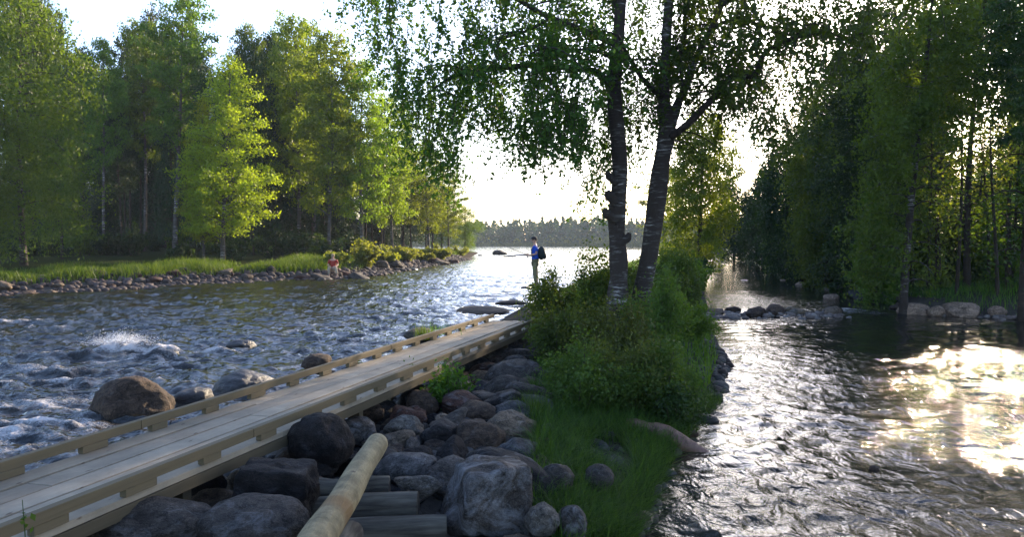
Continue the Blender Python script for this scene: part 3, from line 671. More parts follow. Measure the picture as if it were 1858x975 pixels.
def tree(key, x, y, h, rad, label, group=None, i=None, z=None, rz=None, cat='tree'):
    cm, tm, H, R_ = TV[key][(rng.randrange(99) if i is None else i) % len(TV[key])]
    z = gzf(x, y)-.05 if z is None else z
    o = empty(NAME[key], (x, y, z), rng.uniform(0, 6.28) if rz is None else rz, (rad/R_, rad/R_, h/H)); tag(o, label, cat, group)
    link('trunk', tm, o); link('crown', cm, o); return o
def ptree(key, px, topy, D, hw, label, group=None, i=None):
    x = (px-929)/F*D; z = gzf(x, D); top = atD(px, topy, D)[2]; return tree(key, x, D, top-z, hw*D/F, label, group, i)
# left bank, front row
ptree('young', 408, 100, 43, 108, 'bright lime green young birch on the lit grass, right one of the close pair', i=0)
ptree('young', 368, 175, 44, 50, 'smaller lime green young birch on the lit grass, left one of the close pair', i=1)
ptree('lush', 45, -60, 38, 150, 'huge leafy birch filling the left edge above the far shore', i=0)
ptree('lush', -60, 120, 34, 120, 'drooping birch crown cut by the left edge', i=1)
ptree('lush', 110, 110, 44, 62, 'narrow drooping birch right of the huge left edge birch', i=2)
ptree('riverb', 600, 68, 52, 78, 'tall light green birch with twin pale stems right of the lime birches', i=0)
ptree('riverb', 655, 120, 54, 66, 'sunlit birch at the shore above the seated person', i=1)
ptree('riverb', 712, 180, 58, 58, 'slender yellow green birch behind the willow bushes', i=2)
ptree('riverb', 540, 40, 56, 70, 'shaded birch between the lime birches and the twin stemmed birch', i=1)
ptree('riverb', 775, 262, 70, 48, 'rounded birch near the lake end of the left bank', i=0)
ptree('riverb', 812, 315, 82, 40, 'second last birch of the left bank before the lake', i=1)
ptree('lush', 845, 372, 96, 36, 'last round birch of the left bank beside the open lake', i=1)
ptree('lush', 800, 330, 92, 34, 'drooping pale birch just before the bank ends', i=2)
ptree('tallb', 320, 0, 56, 75, 'tallest birch of the left wood with a long white stem', i=0)
ptree('tallb', 262, 45, 58, 58, 'tall dense birch left of the tallest one', i=1)
ptree('tallb', 190, 80, 50, 48, 'thin crowned grey leaved tree with crooked bare stem', i=2)
ptree('dark', 235, 60, 66, 50, 'dark full tree behind the picnic table', i=1)
ptree('spruce', 285, 200, 74, 60, 'broad spruce closing the gap behind the long white stem', i=1)
ptree('tallb', 455, 55, 60, 45, 'tall birch rising behind the lime birches', i=3)
ptree('tallb', 505, 60, 62, 45, 'tall birch right behind the lime birches', i=0)
ptree('tallb', 570, 50, 60, 42, 'tall birch behind the twin stemmed birch', i=1)
GF = 'trees deep in the left wood'
lb = {'dark': 'dark leafy tree in the left wood', 'spruce': 'dark spruce in the left wood', 'tallb': 'pale stemmed birch in the left wood'}
envx = [-300, 0, 60, 140, 175, 200, 225, 300, 345, 380, 450, 510, 560, 600, 640, 690, 750, 830, 870]
envy = [-60, -60, -40, 50, 130, 130, 70, 10, 10, 60, 65, 65, 80, 105, 150, 225, 290, 350, 400]
def zone(px):
    return next(t for e, t in ((20, ' behind the left edge birches'), (150, ' behind the huge left birch'), (230, ' around the picnic table'), (330, ' left of the lime birches'), (470, ' behind the lime birches'), (600, ' between lime and twin stemmed birches'), (720, ' behind the seated person'), (1e9, ' toward the lake')) if px < e)
for k in range(75):
    px = rng.uniform(-120, 790); lo = 50+max(0, px-560)*.11; Dd = rng.uniform(lo+3, lo+38); ty = np.interp(px, envx, envy)+rng.uniform(5, 90)
    key = rng.choice(['dark', 'dark', 'spruce', 'spruce', 'tallb']); x = (px-929)/F*Dd
    if land(np.array([x]), np.array([Dd]))[0] < 2: continue
    ptree(key, px, ty, Dd, rng.uniform(28, 50), lb[key]+zone(px), GF)
# left undergrowth trees to close the view between stems
for k in range(60):
    px = rng.uniform(-60, 770); lo = 58+max(0, px-560)*.12; Dd = rng.uniform(lo+18, lo+45); x = (px-929)/F*Dd
    if land(np.array([x]), np.array([Dd]))[0] < 2: continue
    ptree('spruce', px, 250+rng.uniform(-60, 110), Dd, rng.uniform(26, 44), 'low shaded spruce'+zone(px), 'low spruces in the left wood')

# ------------------------------------------------------------------ right bank trees, built one by one so a gap lets the sun through
def cull(Pw, rs):
    x, y, z = Pw.T; s = x*math.cos(SUN_AZ)-y*math.sin(SUN_AZ); u = x*math.sin(SUN_AZ)+y*math.cos(SUN_AZ)
    ug = u-(z+.5)/math.tan(SUN_EL); wob = .35*fbm(z*.8, u*.3, seed=77, o=2)
    inn = (s > -1.45+wob) & (s < 1.1+wob) & (ug > 8.5) & (ug < 25)
    return ~(inn & (rs.rand(len(x)) < .86))
def rtree(kind, px, topy, D, hw, n, ls, leaf, brk, cb, label, seed, nb=60):
    x = (px-929)/F*D; z = gzf(x, D)-.05; H = atD(px, topy, D)[2]-z; P, mb = make_tree(seed, H, hw*D/F, cb, nb, n, kind, trunk_r=.11 if D > 20 else None)
    rs = np.random.RandomState(seed); Pw = P+np.array([x, D, z]); P = P[cull(Pw, rs)]
    o = empty('birch_tree', (x, D, z)); tag(o, label, 'tree'); mb.build('trunk', M[brk], o, True)
    link('crown', leafmesh('crown', P, ls, M[leaf], seed, vert=.7), o)
rtree('birch', 1648, -120, 21.5, 135, 36000, .10, 'leaf_mid', 'bark_birch', .10, 'large birch with a white stem at the right bank above the weir', 301)
rtree('birch', 1560, 10, 27, 125, 36000, .11, 'leaf_dark', 'bark_birch', .12, 'dense drooping birch leaning over the channel left of the white stemmed one', 302)
rtree('birch', 1490, 150, 33, 100, 30000, .12, 'leaf_mid', 'bark_birch', .08, 'pale green hanging birch over the middle of the channel', 303)
rtree('birch', 1425, 240, 42, 78, 24000, .14, 'leaf_dark', 'bark_birch', .08, 'rounded birch farther up the right bank', 304)
rtree('birch', 1385, 300, 55, 46, 14000, .17, 'leaf_dark', 'bark_birch', .08, 'small dark birch near the far footbridge on the right bank', 305)
rtree('birch', 1762, -90, 24.5, 100, 30000, .11, 'leaf_mid', 'bark_brown', .1, 'tree with yellow sunlit leaves in the gap at the right', 306)
rtree('birch', 1870, -200, 20, 120, 24000, .10, 'leaf_dark', 'bark_brown', .14, 'big dark tree cut by the right edge', 307)
rtree('aspen', 1700, -150, 32, 110, 20000, .14, 'leaf_dark', 'bark_brown', .2, 'dark tree behind the white stemmed birch', 308)
rtree('aspen', 1600, 0, 40, 95, 16000, .16, 'leaf_dark', 'bark_brown', .15, 'dark tree in the second row behind the leaning birch', 309)
rtree('aspen', 1830, -120, 33, 100, 16000, .15, 'leaf_dark', 'bark_brown', .2, 'dark tree in the second row near the right edge', 310)
rtree('aspen', 1520, 120, 50, 80, 14000, .18, 'leaf_dark', 'bark_brown', .1, 'dark tree in the second row over the channel bend', 311)
rtree('aspen', 1900, -250, 27, 110, 14000, .13, 'leaf_mid', 'bark_brown', .2, 'leafy tree mostly beyond the right edge', 312)
rtree('aspen', 1960, -260, 16, 130, 12000, .11, 'leaf_dark', 'bark_brown', .2, 'near tree just outside the right edge', 313)
rtree('birch', 1268, 190, 38, 84, 34000, .12, 'leaf_bright', 'bark_brown', .10, 'bright green birch on the island behind the twin birches', 314)
ptree('riverb', 1205, 300, 52, 52, 'green tree on the island seen between the leaning trunk and the bright island birch', i=2)
rtree('birch', 1330, 318, 66, 60, 20000, .16, 'leaf_dark', 'bark_brown', .05, 'dark tree above the end of the channel', 315)
for i, (px, ty, Dd, hw, lf) in enumerate([(1590, 330, 24.5, 46, 'leaf_mid'), (1545, 350, 28, 48, 'leaf_dark'), (1500, 360, 32, 44, 'leaf_mid'), (1455, 375, 38, 40, 'leaf_dark'), (1415, 385, 46, 34, 'leaf_mid'), (1700, 330, 25, 52, 'leaf_willow'), (1830, 300, 24, 60, 'leaf_mid')]):
    rtree('birch', px, ty, Dd, hw, 11000, .11+.002*(Dd-24), lf, 'bark_brown', .02, ['short drooping tree touching the water just left of the white stem', 'low dark tree hanging over the channel upstream of the white stem', 'low green tree over the middle of the right shore', 'low dark tree on the right shore before the bend', 'small tree on the right shore near the bend', 'yellowish low tree right of the white stemmed birch', 'leafy low tree at the right edge above the boulders'][i], 330+i, 36)
for k, (px, Dd) in enumerate([(1660, 27), (1690, 25), (1715, 29), (1735, 23), (1790, 26), (1808, 22.5), (1640, 30), (1845, 24), (1770, 31), (1825, 29)]):
    x = (px-929)/F*Dd
    P, mb = make_tree(400+k, 5.0+rng.uniform(0, 2), 1.1, .45, 16, 1500, 'aspen', .05)
    rs = np.random.RandomState(k); zb = gzf(x, Dd)-.05; P = P[cull(P+np.array([x, Dd, zb]), rs)]
    o = empty('alder_sapling', (x, Dd, zb)); tag(o, ['thin alder stem just right of the white stemmed birch', 'second thin alder stem right of the white stemmed birch', 'thin alder stem behind the yellowish low tree', 'thin alder stem in front of the yellow lit gap', 'leaning thin alder stem near the right edge', 'nearest thin alder stem by the right bank boulders', 'thin alder stem partly behind the white stemmed birch', 'rightmost thin alder stem at the picture edge', 'farthest thin alder stem in the yellow lit gap', 'thin alder stem well behind the right bank boulders'][k], 'sapling', 'thin stems on the right bank')
    mb.build('trunk', M['bark_brown'], o, True); link('crown', leafmesh('crown', P, .12, M['leaf_willow'], k), o)
for k in range(58):
    px = rng.uniform(1300, 1960); Dd = rng.uniform(36, 60) if px > 1560 else rng.uniform(62, 100); x = (px-929)/F*Dd
    if px < 1400: Dd = rng.uniform(118, 135); x = (px-929)/F*Dd
    if land(np.array([x]), np.array([Dd]))[0] < 1.5 or -2.6 < x*math.cos(SUN_AZ)-Dd*math.sin(SUN_AZ) < 2.6: continue
    ptree(rng.choice(['dark', 'spruce', 'darkbirch']), px, np.interp(px, [1300, 1350, 1400, 1500, 1600, 1960], [350, 345, 310, 190, 60, -60])+rng.uniform(0, 70), Dd, rng.uniform(40, 70)*(.5 if px < 1400 else 1), 'dark tree at the back of the right wood', 'trees at the back of the right wood')

for k in range(70):
    px = rng.uniform(1560, 1990); Dd = rng.uniform(28, 54); x = (px-929)/F*Dd
    if land(np.array([x]), np.array([Dd]))[0] < 1.5: continue
    h_ = min(7.5, (Dd-22)*.26+1.5)*rng.uniform(.7, 1.1)
    tree(rng.choice(['young', 'dark', 'riverb', 'lush']), x, Dd, h_, rng.uniform(1.6, 2.6), 'low leafy tree in the undergrowth '+('at the right edge' if px > 1790 else 'right of the white stemmed birch' if px > 1670 else 'behind the white stemmed birch'), 'low trees behind the right bank')
# ------------------------------------------------------------------ shrubs
def shrub(px, basey, topy, D, hw, n, ls, leaf, label, seed, group=None, name='shrub', cat='shrub', dens_up=1.0, z=None, ox=0, depth=None):
    rs = np.random.RandomState(seed); x = (px-929)/F*D; z = gzf(x, D) if z is None else z; H = atD(px, topy, D)[2]-z; Rr = hw*D/F
    dp = depth or Rr; mb = MB(); ns = max(9, int(n/420)); C_ = []
    for i in range(ns):
        az = rs.uniform(0, 6.28); rr = math.sqrt(rs.rand()); e = np.array([math.cos(az)*Rr*rr, math.sin(az)*dp*rr, H*(1-.45*rr*rr)*rs.uniform(.72, 1.08)]); b0 = e*np.array([.25, .25, 0])
        ts = np.linspace(0, 1, 5); pp = [b0*(1-t)+e*t+np.array([0, 0, .12*H*math.sin(3.14*t)]) for t in ts]
        mb.tube([q if i_ else q-np.array([0, 0, .1]) for i_, q in enumerate(pp)], [.010*(1-.8*t)*max(1, D/14) for t in ts], 4, False)
        for t in np.linspace(.12, 1.04, 12): C_.append(b0*(1-t)+e*t+np.array([0, 0, .12*H*math.sin(3.14*min(t, 1))])+rs.normal(scale=.05*Rr, size=3))
    C_ = np.array(C_); idx = rs.randint(0, len(C_), n); P = C_[idx]+rs.normal(size=(n, 3))*np.array([.085*Rr+.02, .085*dp+.02, .07*H+.015]); P[:, 2] = np.abs(P[:, 2])
    o = empty(name, (x, D, z-.03)); tag(o, label, cat, group)
    mb.build('stems', M['stem'], o, True); link('foliage', leafmesh('foliage', P, ls, M[leaf], seed, vert=.2), o); return o
shrub(1010, 0, 490, 13.0, 62, 8000, .05, 'leaf_shrub', 'leafy willow shrub hiding the far end of the boardwalk', 501)
shrub(985, 0, 502, 14.2, 34, 2600, .05, 'leaf_shrub', 'loose shrub tips in front of the angler\'s legs', 516)
shrub(1075, 0, 462, 12.6, 58, 8000, .05, 'leaf_shrub', 'tall shrub in front of the left birch trunk', 502)
shrub(1010, 0, 560, 10.6, 58, 7000, .045, 'leaf_shrub', 'low dark shrub at the edge of the boulders', 503)
shrub(1105, 0, 540, 9.8, 85, 12000, .04, 'leaf_brown', 'brownish green shrub in the centre of the thicket', 504)
shrub(1190, 0, 500, 11.3, 80, 10000, .045, 'leaf_shrub', 'wide green shrub below the leaning birch trunk', 505)
shrub(1090, 0, 640, 8.4, 80, 10000, .036, 'leaf_shrub', 'shadowy shrub just above the grass patch', 506)
shrub(1185, 0, 620, 9.4, 80, 9000, .038, 'leaf_shrub', 'dark shrub hanging toward the channel', 507)
shrub(1050, 0, 612, 8.1, 66, 7000, .036, 'leaf_shrub', 'low front shrub meeting the bright grass clump', 517)
shrub(1135, 0, 600, 8.6, 78, 9000, .036, 'leaf_brown', 'olive front shrub spilling down to the grass patch', 518)
shrub(1205, 0, 612, 8.5, 56, 6500, .038, 'leaf_shrub', 'front shrub spilling over the channel edge', 519)
shrub(1235, 0, 545, 13.5, 62, 8000, .05, 'leaf_mid', 'fresh green shrub at the channel edge', 508)
shrub(1225, 0, 690, 8.3, 62, 2600, .042, 'leaf_dark', 'sparse branchy willow reaching over the channel water', 509, z=-.5)
shrub(1215, 0, 450, 20, 62, 8000, .07, 'leaf_shrub', 'tall shrub behind the leaning birch', 510)
shrub(1255, 0, 470, 24, 42, 6000, .08, 'leaf_mid', 'shrub with yellowish leaves farther along the island', 511)
shrub(1268, 0, 465, 34, 30, 4000, .11, 'leaf_dark', 'dark shrub on the island by the bright channel water', 512)
shrub(1150, 0, 480, 15, 60, 6000, .06, 'leaf_shrub', 'shrub behind the two birch trunks', 513)
shrub(1255, 0, 500, 17, 36, 5000, .06, 'leaf_shrub', 'dark green shrub at the island edge beside the weir', 514)
shrub(1225, 0, 445, 48, 40, 4000, .14, 'leaf_mid', 'far shrub on the island near the lake', 515)
# left bank willow bushes
for i, (px, ty, D_, hw) in enumerate([(655, 440, 44, 40), (610, 458, 42, 28), (730, 448, 52, 34), (700, 452, 47, 26), (790, 448, 62, 28), (830, 448, 78, 26), (765, 455, 56, 22)]):
    shrub(px, 0, ty, D_, hw, 3500, .16, 'leaf_willow', ['largest yellow green willow bush behind the seated person', 'low willow bush just left above the seated person', 'willow bush below the slender yellow green birch', 'small willow bush between the two larger ones', 'willow bush near the narrowing of the far shore', 'last willow bush of the left bank before the lake', 'low willow bush over the dark stones'][i], 530+i, name='willow_bush', cat='bush')
for k in range(55):
    px = rng.uniform(-20, 640); D_ = rng.uniform(45, 62)+max(0, px-450)*.04
    shrub(px, 0, 428+rng.uniform(-20, 18), D_, rng.uniform(22, 44), 1500, .2, rng.choice(['leaf_dark', 'leaf_dark', 'leaf_mid']), 'low dark bush'+zone(px), 540+k, 'bushes under the left wood', name='bush', cat='bush')
for k in range(22):
    px = rng.uniform(1380, 1900); D_ = np.interp(px, [1380, 1500, 1600, 1900], [60, 42, 30, 24])+rng.uniform(0, 4)
    shrub(px, 0, 470+rng.uniform(-20, 20), D_, rng.uniform(25, 50), 1800, .12, rng.choice(['leaf_dark', 'leaf_mid', 'leaf_willow']), 'low bush under the trees '+('at the right edge' if px > 1780 else 'right of the white stemmed birch' if px > 1650 else 'left of the white stemmed birch' if px > 1520 else 'at the bend of the channel'), 600+k, 'bushes under the right bank trees', name='bush', cat='bush')
# small leafy plants by the boardwalk
shrub(815, 0, 662, 8.3, 58, 1500, .05, 'grass', 'leafy green plant growing among the stones beside the boardwalk', 701, name='leafy_plant', cat='plant', depth=.25)
shrub(745, 0, 655, 8.9, 18, 260, .04, 'grass', 'small sprig touching the boardwalk edge', 702, name='leafy_plant', cat='plant')
def sprig(px, topy, D, z0, label, seed, nl=26, ls=.03):
    rs = np.random.RandomState(seed); x = (px-929)/F*D; top = atD(px, topy, D)[2]; mb = MB(); o = empty('weed_sprig', (x, D, z0)); tag(o, label, 'plant'); h = top-z0
    mb.tube([(0, 0, -.05), (.01, 0, h*.5), (-.005, 0, h)], [.004, .003, .0015], 5); mb.build('stem', M['grass'], o, True)
    t = rs.rand(nl); P = np.stack([rs.normal(scale=.022*(1.2-t), size=nl), rs.normal(scale=.022, size=nl), h*(.25+.75*t)], -1); link('leaves', leafmesh('leaves', P, ls, M['grass'], seed), o)
sprig(33, 908, 3.15, .0, 'thin weed sprig rising at the bottom left corner in front of the deck', 711)
def tuft(name, P0, n, L, spread, mat, label, seed, cat='grass tuft', lean=.5):
    o = link(name, blades(P0, n, L, spread, seed, M[mat], lean)); tag(o, label, cat); return o
def blade_geo(B, L, rs, wd=.004, lean=.5):
    n = len(B); az = rs.uniform(0, 6.28, n); ln = L*rs.uniform(.5, 1.15, n); k = lean*rs.uniform(.2, 1.2, n); d = np.stack([np.cos(az), np.sin(az), np.zeros(n)], -1); sd_ = np.stack([-np.sin(az+rs.normal(scale=.6, size=n)), np.cos(az), np.zeros(n)], -1)
    Vs = []
    for t in (0, .4, .75, 1.):
        c = B+d*(ln*k*t*t)[:, None]+np.array([0, 0, 1])*(ln*(t-.35*k*t*t))[:, None]; ww = wd*(1-t*.93)
        ww = ww if np.isscalar(ww) else ww[:, None]
        Vs += [c-sd_*ww, c+sd_*ww]
    V = np.stack(Vs, 1).reshape(-1, 3); b = np.arange(n)[:, None]*8
    Fq = np.concatenate([b+np.array([0, 1, 3, 2]), b+np.array([2, 3, 5, 4]), b+np.array([4, 5, 7, 6])], 0); v = np.tile(rs.rand(n), 3)
    return V, Fq, v
def blades(P0, n, L, spread, seed, mat, lean=.5, wd=.004):
    rs = np.random.RandomState(seed); B = rs.normal(size=(n, 3))*spread*np.array([1, 1, 0])+np.array(P0); V, Fq, v = blade_geo(B, L, rs, wd, lean)
    return mesh_np('blades', V, Fq, 4, mat, False, {'v': ('FACE', v)})
for (px, py, D_, s_, n_, L_, lb_) in [(766, 602, 11.5, .05, 120, .28, 'bright grass tuft behind the far part of the rail'), (800, 594, 12, .14, 150, .2, 'short grass clump on the low rock behind the rail'), (965, 760, 7.6, .10, 500, .34, 'bright grass clump among the stones left of the main grass')]:
    q = atD(px, py, D_); z_ = max(gzf(q[0], q[1]), q[2]-.12); tuft('grass_tuft', (q[0], q[1], z_), n_, L_, s_, 'grass', lb_, int(px))
# near grass patch
rs = np.random.RandomState(9); n_ = 46000; y_ = rs.uniform(4.8, 10.5, n_); xr = np.interp(y_, [4.5, 7.2, 10, 13], [.55, 1.45, 2.7, 3.7]); xl = np.interp(y_, [4.8, 5.6, 6.6, 8, 10], [.22, .12, .2, .15, .3]); x_ = xl+(xr+.02-xl)*rs.rand(n_)
gn = fbm(x_*2.2, y_*2.2, seed=12, o=2); kp = (gn > -.05-.12*(y_ > 6)+rs.normal(scale=.08, size=n_)) & ((y_ > 5.1) | (rs.rand(n_) < .2))
for a, b, r in HERO:
    kp &= ~(((x_-a)**2+(y_-b)**2) < (r*.75)**2)
B = np.stack([x_, y_, gz(x_, y_)-.01], -1)[kp]; V, Fq, v = blade_geo(B, .32, rs, .0042, 1.1)
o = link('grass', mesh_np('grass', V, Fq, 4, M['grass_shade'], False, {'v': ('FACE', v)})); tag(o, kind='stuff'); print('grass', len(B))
# far bank grass
n_ = 90000; t_ = rs.rand(n_); P_ = np.array([along(np.array([(-30, 18.5)]+LB.tolist()), t) for t in t_[:n_]]); off = rs.uniform(.9, 2.4, n_)+rs.rand(n_)**1.3*4.2; dirn = np.where(P_[:, 1] < 39, .72, .98); x_ = P_[:, 0]-off*dirn; y_ = P_[:, 1]+off*np.sqrt(1-dirn**2)
gn = fbm(x_*.5, y_*.5, seed=15, o=2); kp = gn > -.25; B = np.stack([x_, y_, gz(x_, y_)-.02], -1)[kp]
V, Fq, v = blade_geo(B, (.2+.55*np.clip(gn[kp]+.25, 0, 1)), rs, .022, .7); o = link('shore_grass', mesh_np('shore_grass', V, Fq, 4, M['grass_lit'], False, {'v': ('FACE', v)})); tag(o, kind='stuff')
# grass under right trees and on the island farther on
n_ = 40000; y_ = rs.uniform(10, 60, n_); side = rs.rand(n_) < .6
xr_ = np.interp(y_, SIDE[::-1][1:10, 1][::-1] if False else [12, 16.5, 20, 24, 30, 37, 59], [13.5, 12.4, 11.9, 12.4, 13.4, 15, 20])+.3+rs.rand(n_)**1.5*9
xi = np.interp(y_, [10, 13, 18, 28, 42, 56], [2.7, 3.7, 4.7, 7, 10.5, 14])-.2-rs.rand(n_)*2.2*np.clip(y_/12, 1, 2)
x_ = np.where(side, xr_, xi); kp = land(x_, y_) > .1; B = np.stack([x_, y_, gz(x_, y_)-.02], -1)[kp]
V, Fq, v = blade_geo(B, .38, rs, .014, .6); o = link('bank_grass', mesh_np('bank_grass', V, Fq, 4, M['grass'], False, {'v': ('FACE', v)})); tag(o, kind='stuff')

# ------------------------------------------------------------------ twin birches (hand laid skeletons)
def limb(mb, pts, rad, D, dd=0, n=10):
    P = [atD(px, py, D+dd*(i/(len(pts)-1))) for i, (px, py) in enumerate(pts)]
    P = np.array(P); # smooth resample
    m_ = len(P); tt = np.linspace(0, m_-1, m_*5); Q = []
    for t in tt:
        i = min(int(t), m_-2); u = t-i; p0, p1, p2, p3 = P[max(i-1, 0)], P[i], P[i+1], P[min(i+2, m_-1)]
        Q.append(.5*((2*p1)+(-p0+p2)*u+(2*p0-5*p1+4*p2-p3)*u*u+(-p0+3*p1-3*p2+p3)*u**3))
    Q = np.array(Q); rr = np.interp(tt, range(m_), [r*.9*D/F for r in rad]); rr = rr*(1+.10*vn(tt*1.9+pts[0][0], tt*0+3)); Q[:, 0] += .02*vn(tt*1.3, tt*0+pts[0][1])*np.clip(rr/.1, .2, 1)
    mb.tube([tuple(q) for q in Q], list(rr), n); return Q
SK = {'A': [], 'B': []}
tA, tB = MB(), MB(); lA, lB = MB(), MB()
SK['A'].append(limb(tA, [(1118, 640), (1120, 540), (1122, 480), (1119, 400), (1125, 300), (1114, 160), (1122, 60), (1126, -60), (1118, -220), (1122, -420), (1118, -600)], [24, 20, 18, 17, 16, 14, 12.5, 11, 9, 6, 2], 12, 0, 20))
for (px, py, r_) in ((1106, 355, 13), (1103, 388, 12), (1106, 320, 9), (1137, 432, 10), (1110, 175, 9)): limb(tA, [(1120, py+14), (px, py), (px-5 if px < 1120 else px+5, py-9)], [r_*.9, r_*.85, r_*.35], 11.92, 0, 10)
for pts, rad, dd in [([(1118, 165), (1085, 132), (1040, 124), (985, 118), (930, 121), (872, 127), (815, 143), (770, 175)], [8, 7, 6.5, 6, 6, 4.5, 3, 1.5], -1.0),
                     ([(1112, 78), (1060, 55), (1000, 32), (950, 5), (890, -30), (800, -60)], [7, 6, 5.5, 5, 4, 2], .8), ([(1000, 32), (950, 58), (890, 74), (830, 90)], [3.5, 3, 2.2, 1], .5),
                     ([(1122, 0), (1050, -60), (950, -120), (800, -150), (700, -120)], [6, 5, 4, 3, 1.5], -1.5), ([(1125, -60), (1200, -150), (1300, -220)], [6, 4, 2], 1), ([(1116, 110), (1080, 92), (1010, 90), (960, 100)], [4, 3, 2.2, 1], -2.0),
                     ([(1120, -160), (1040, -260), (940, -330), (820, -340)], [5, 4, 3, 1], 1.2), ([(1120, -300), (1180, -400), (1220, -480)], [4, 3, 1], -1), ([(1122, 20), (1090, -60), (1060, -180)], [5, 4, 2], 2.2)]:
    SK['A'].append(limb(lA, pts, rad, 12, dd, 7))
SK['B'].append(limb(tB, [(1150, 640), (1163, 540), (1178, 460), (1190, 380), (1200, 300), (1210, 235), (1204, 180), (1207, 100), (1213, 10), (1218, -120), (1210, -300), (1215, -480)], [24, 20, 18, 17, 17, 17, 11, 9.5, 9, 8, 5, 2], 12.3, 0, 20))
SK['B'].append(limb(tB, [(1213, 250), (1226, 205), (1238, 170), (1262, 108), (1300, 30), (1330, -45), (1370, -160), (1400, -300)], [12, 10, 8.5, 7.5, 6.5, 6, 4, 2], 12.3, .3, 12))
for pts, rad, dd in [([(1216, 250), (1250, 224), (1290, 182), (1320, 146), (1345, 138), (1372, 134), (1385, 100), (1420, 76), (1470, 62), (1510, 62), (1560, 80)], [8, 7.5, 7, 6.5, 6.5, 7, 4.5, 4, 3, 2.2, 1], -.6),
                     ([(1292, 48), (1340, 36), (1390, 48), (1440, 62), (1480, 40)], [4, 3.5, 3, 2, 1], .8), ([(1200, 175), (1168, 145), (1142, 105), (1120, 60)], [6, 5, 4, 2], -.7), ([(1310, 8), (1380, -30), (1470, -50), (1560, -40)], [5, 4, 3, 1], -1.2),
                     ([(1240, 165), (1236, 110), (1245, 40), (1230, -60)], [4, 3.5, 3, 2], .9), ([(1330, -45), (1430, -110), (1540, -130)], [5, 3, 1], 1.3), ([(1310, 145), (1302, 165), (1330, 178)], [3, 2, 1], .1),
                     ([(1215, -120), (1300, -240), (1380, -330)], [5, 3, 1], -1), ([(1212, -60), (1160, -160), (1100, -260)], [5, 3, 1], 1.2)]:
    SK['B'].append(limb(lB, pts, rad, 12.2, dd, 7))
rs = np.random.RandomState(21)
EV = np.array([(620, 20), (660, 80), (700, 165), (735, 300), (790, 330), (822, 400), (850, 240), (900, 270), (960, 345), (1000, 290), (1060, 330), (1085, 430), (1100, 330), (1150, 320), (1180, 290), (1230, 190), (1300, 150), (1350, 240), (1400, 330), (1450, 270), (1500, 170), (1570, 110)], float)
DN = np.array([(620, .5), (720, .9), (840, 1.0), (900, .9), (1000, 1.5), (1080, 1.6), (1180, 1.1), (1300, .8), (1400, .75), (1500, .6), (1570, .5)], float)
LP = {'A': [], 'B': []}; TW = {'A': MB(), 'B': MB()}
for k in range(2450):
    px = rs.uniform(620, 1570)
    if rs.rand() > np.interp(px, DN[:, 0], DN[:, 1])/1.6: continue
    tr = 'A' if px < 1150 else 'B'; env = np.interp(px, EV[:, 0], EV[:, 1])
    L = rs.uniform(35, 150); bot = env-abs(rs.normal())*170 if rs.rand() < .7 else env-rs.uniform(0, 40)
    if bot < -260: continue
    top = bot-L; Dd = 12+(rs.uniform(.8, 2.8) if 1070 < px < 1290 else rs.uniform(-2.4, 2.4)); x0 = px+rs.normal()*8; n_ = int(L*rs.uniform(.3, .62))+5; t = rs.rand(n_)**.9
    curve = rs.normal()*34; wpx = 3+9*rs.rand()**1.5
    X_ = x0+curve*t*t+rs.normal(size=n_)*wpx*(.4+.6*np.sin(np.pi*t)); Y_ = top+L*t+rs.normal(size=n_)*3
    LP[tr] += [atD(a, b, Dd+c) for a, b, c in zip(X_, Y_, rs.normal(size=n_)*.05)]
    tt = np.linspace(0, 1, 5); TW[tr].tube([atD(x0+curve*u*u+3*math.sin(u*7+k), top+L*u, Dd) for u in tt], [.006*(1-.8*u) for u in tt], 3, False)
# arching side branches with sprays of leaves
for tr in 'AB':
    for Q in SK[tr]:
        for b in range(7 if Q is not SK[tr][0] else 5):
            q = Q[int(len(Q)*rs.uniform(.3, .98))]
            if q[2] < 3.1: continue
            az = rs.uniform(0, 6.28); L_ = rs.uniform(.6, 1.5); tt = np.linspace(0, 1, 9); el = rs.uniform(.1, .7); dp = rs.uniform(.5, 1.2)
            bp = [q+np.array([math.cos(az)*L_*t, math.sin(az)*L_*t*.8, L_*(el*t-dp*t*t)]) for t in tt]
            TW[tr].tube(bp, [.016*(1-.85*t) for t in tt], 4, False)
            for t in np.linspace(.25, 1, 9):
                c_ = bp[min(8, int(t*8))]; n_ = rs.randint(8, 26); LP[tr] += list(c_+rs.normal(size=(n_, 3))*np.array([.09, .09, .07])-np.array([0, 0, .06]))
                if rs.rand() < .5:
                    sl = rs.uniform(.2, .55); e = c_+np.array([rs.normal()*.12, rs.normal()*.12, -sl]); TW[tr].tube([c_, (c_+e)/2+rs.normal(size=3)*.03, e], [.005, .004, .002], 3, False)
                    u_ = rs.rand(26)[:, None]; LP[tr] += list(c_*(1-u_)+e*u_+rs.normal(size=(26, 3))*.035)
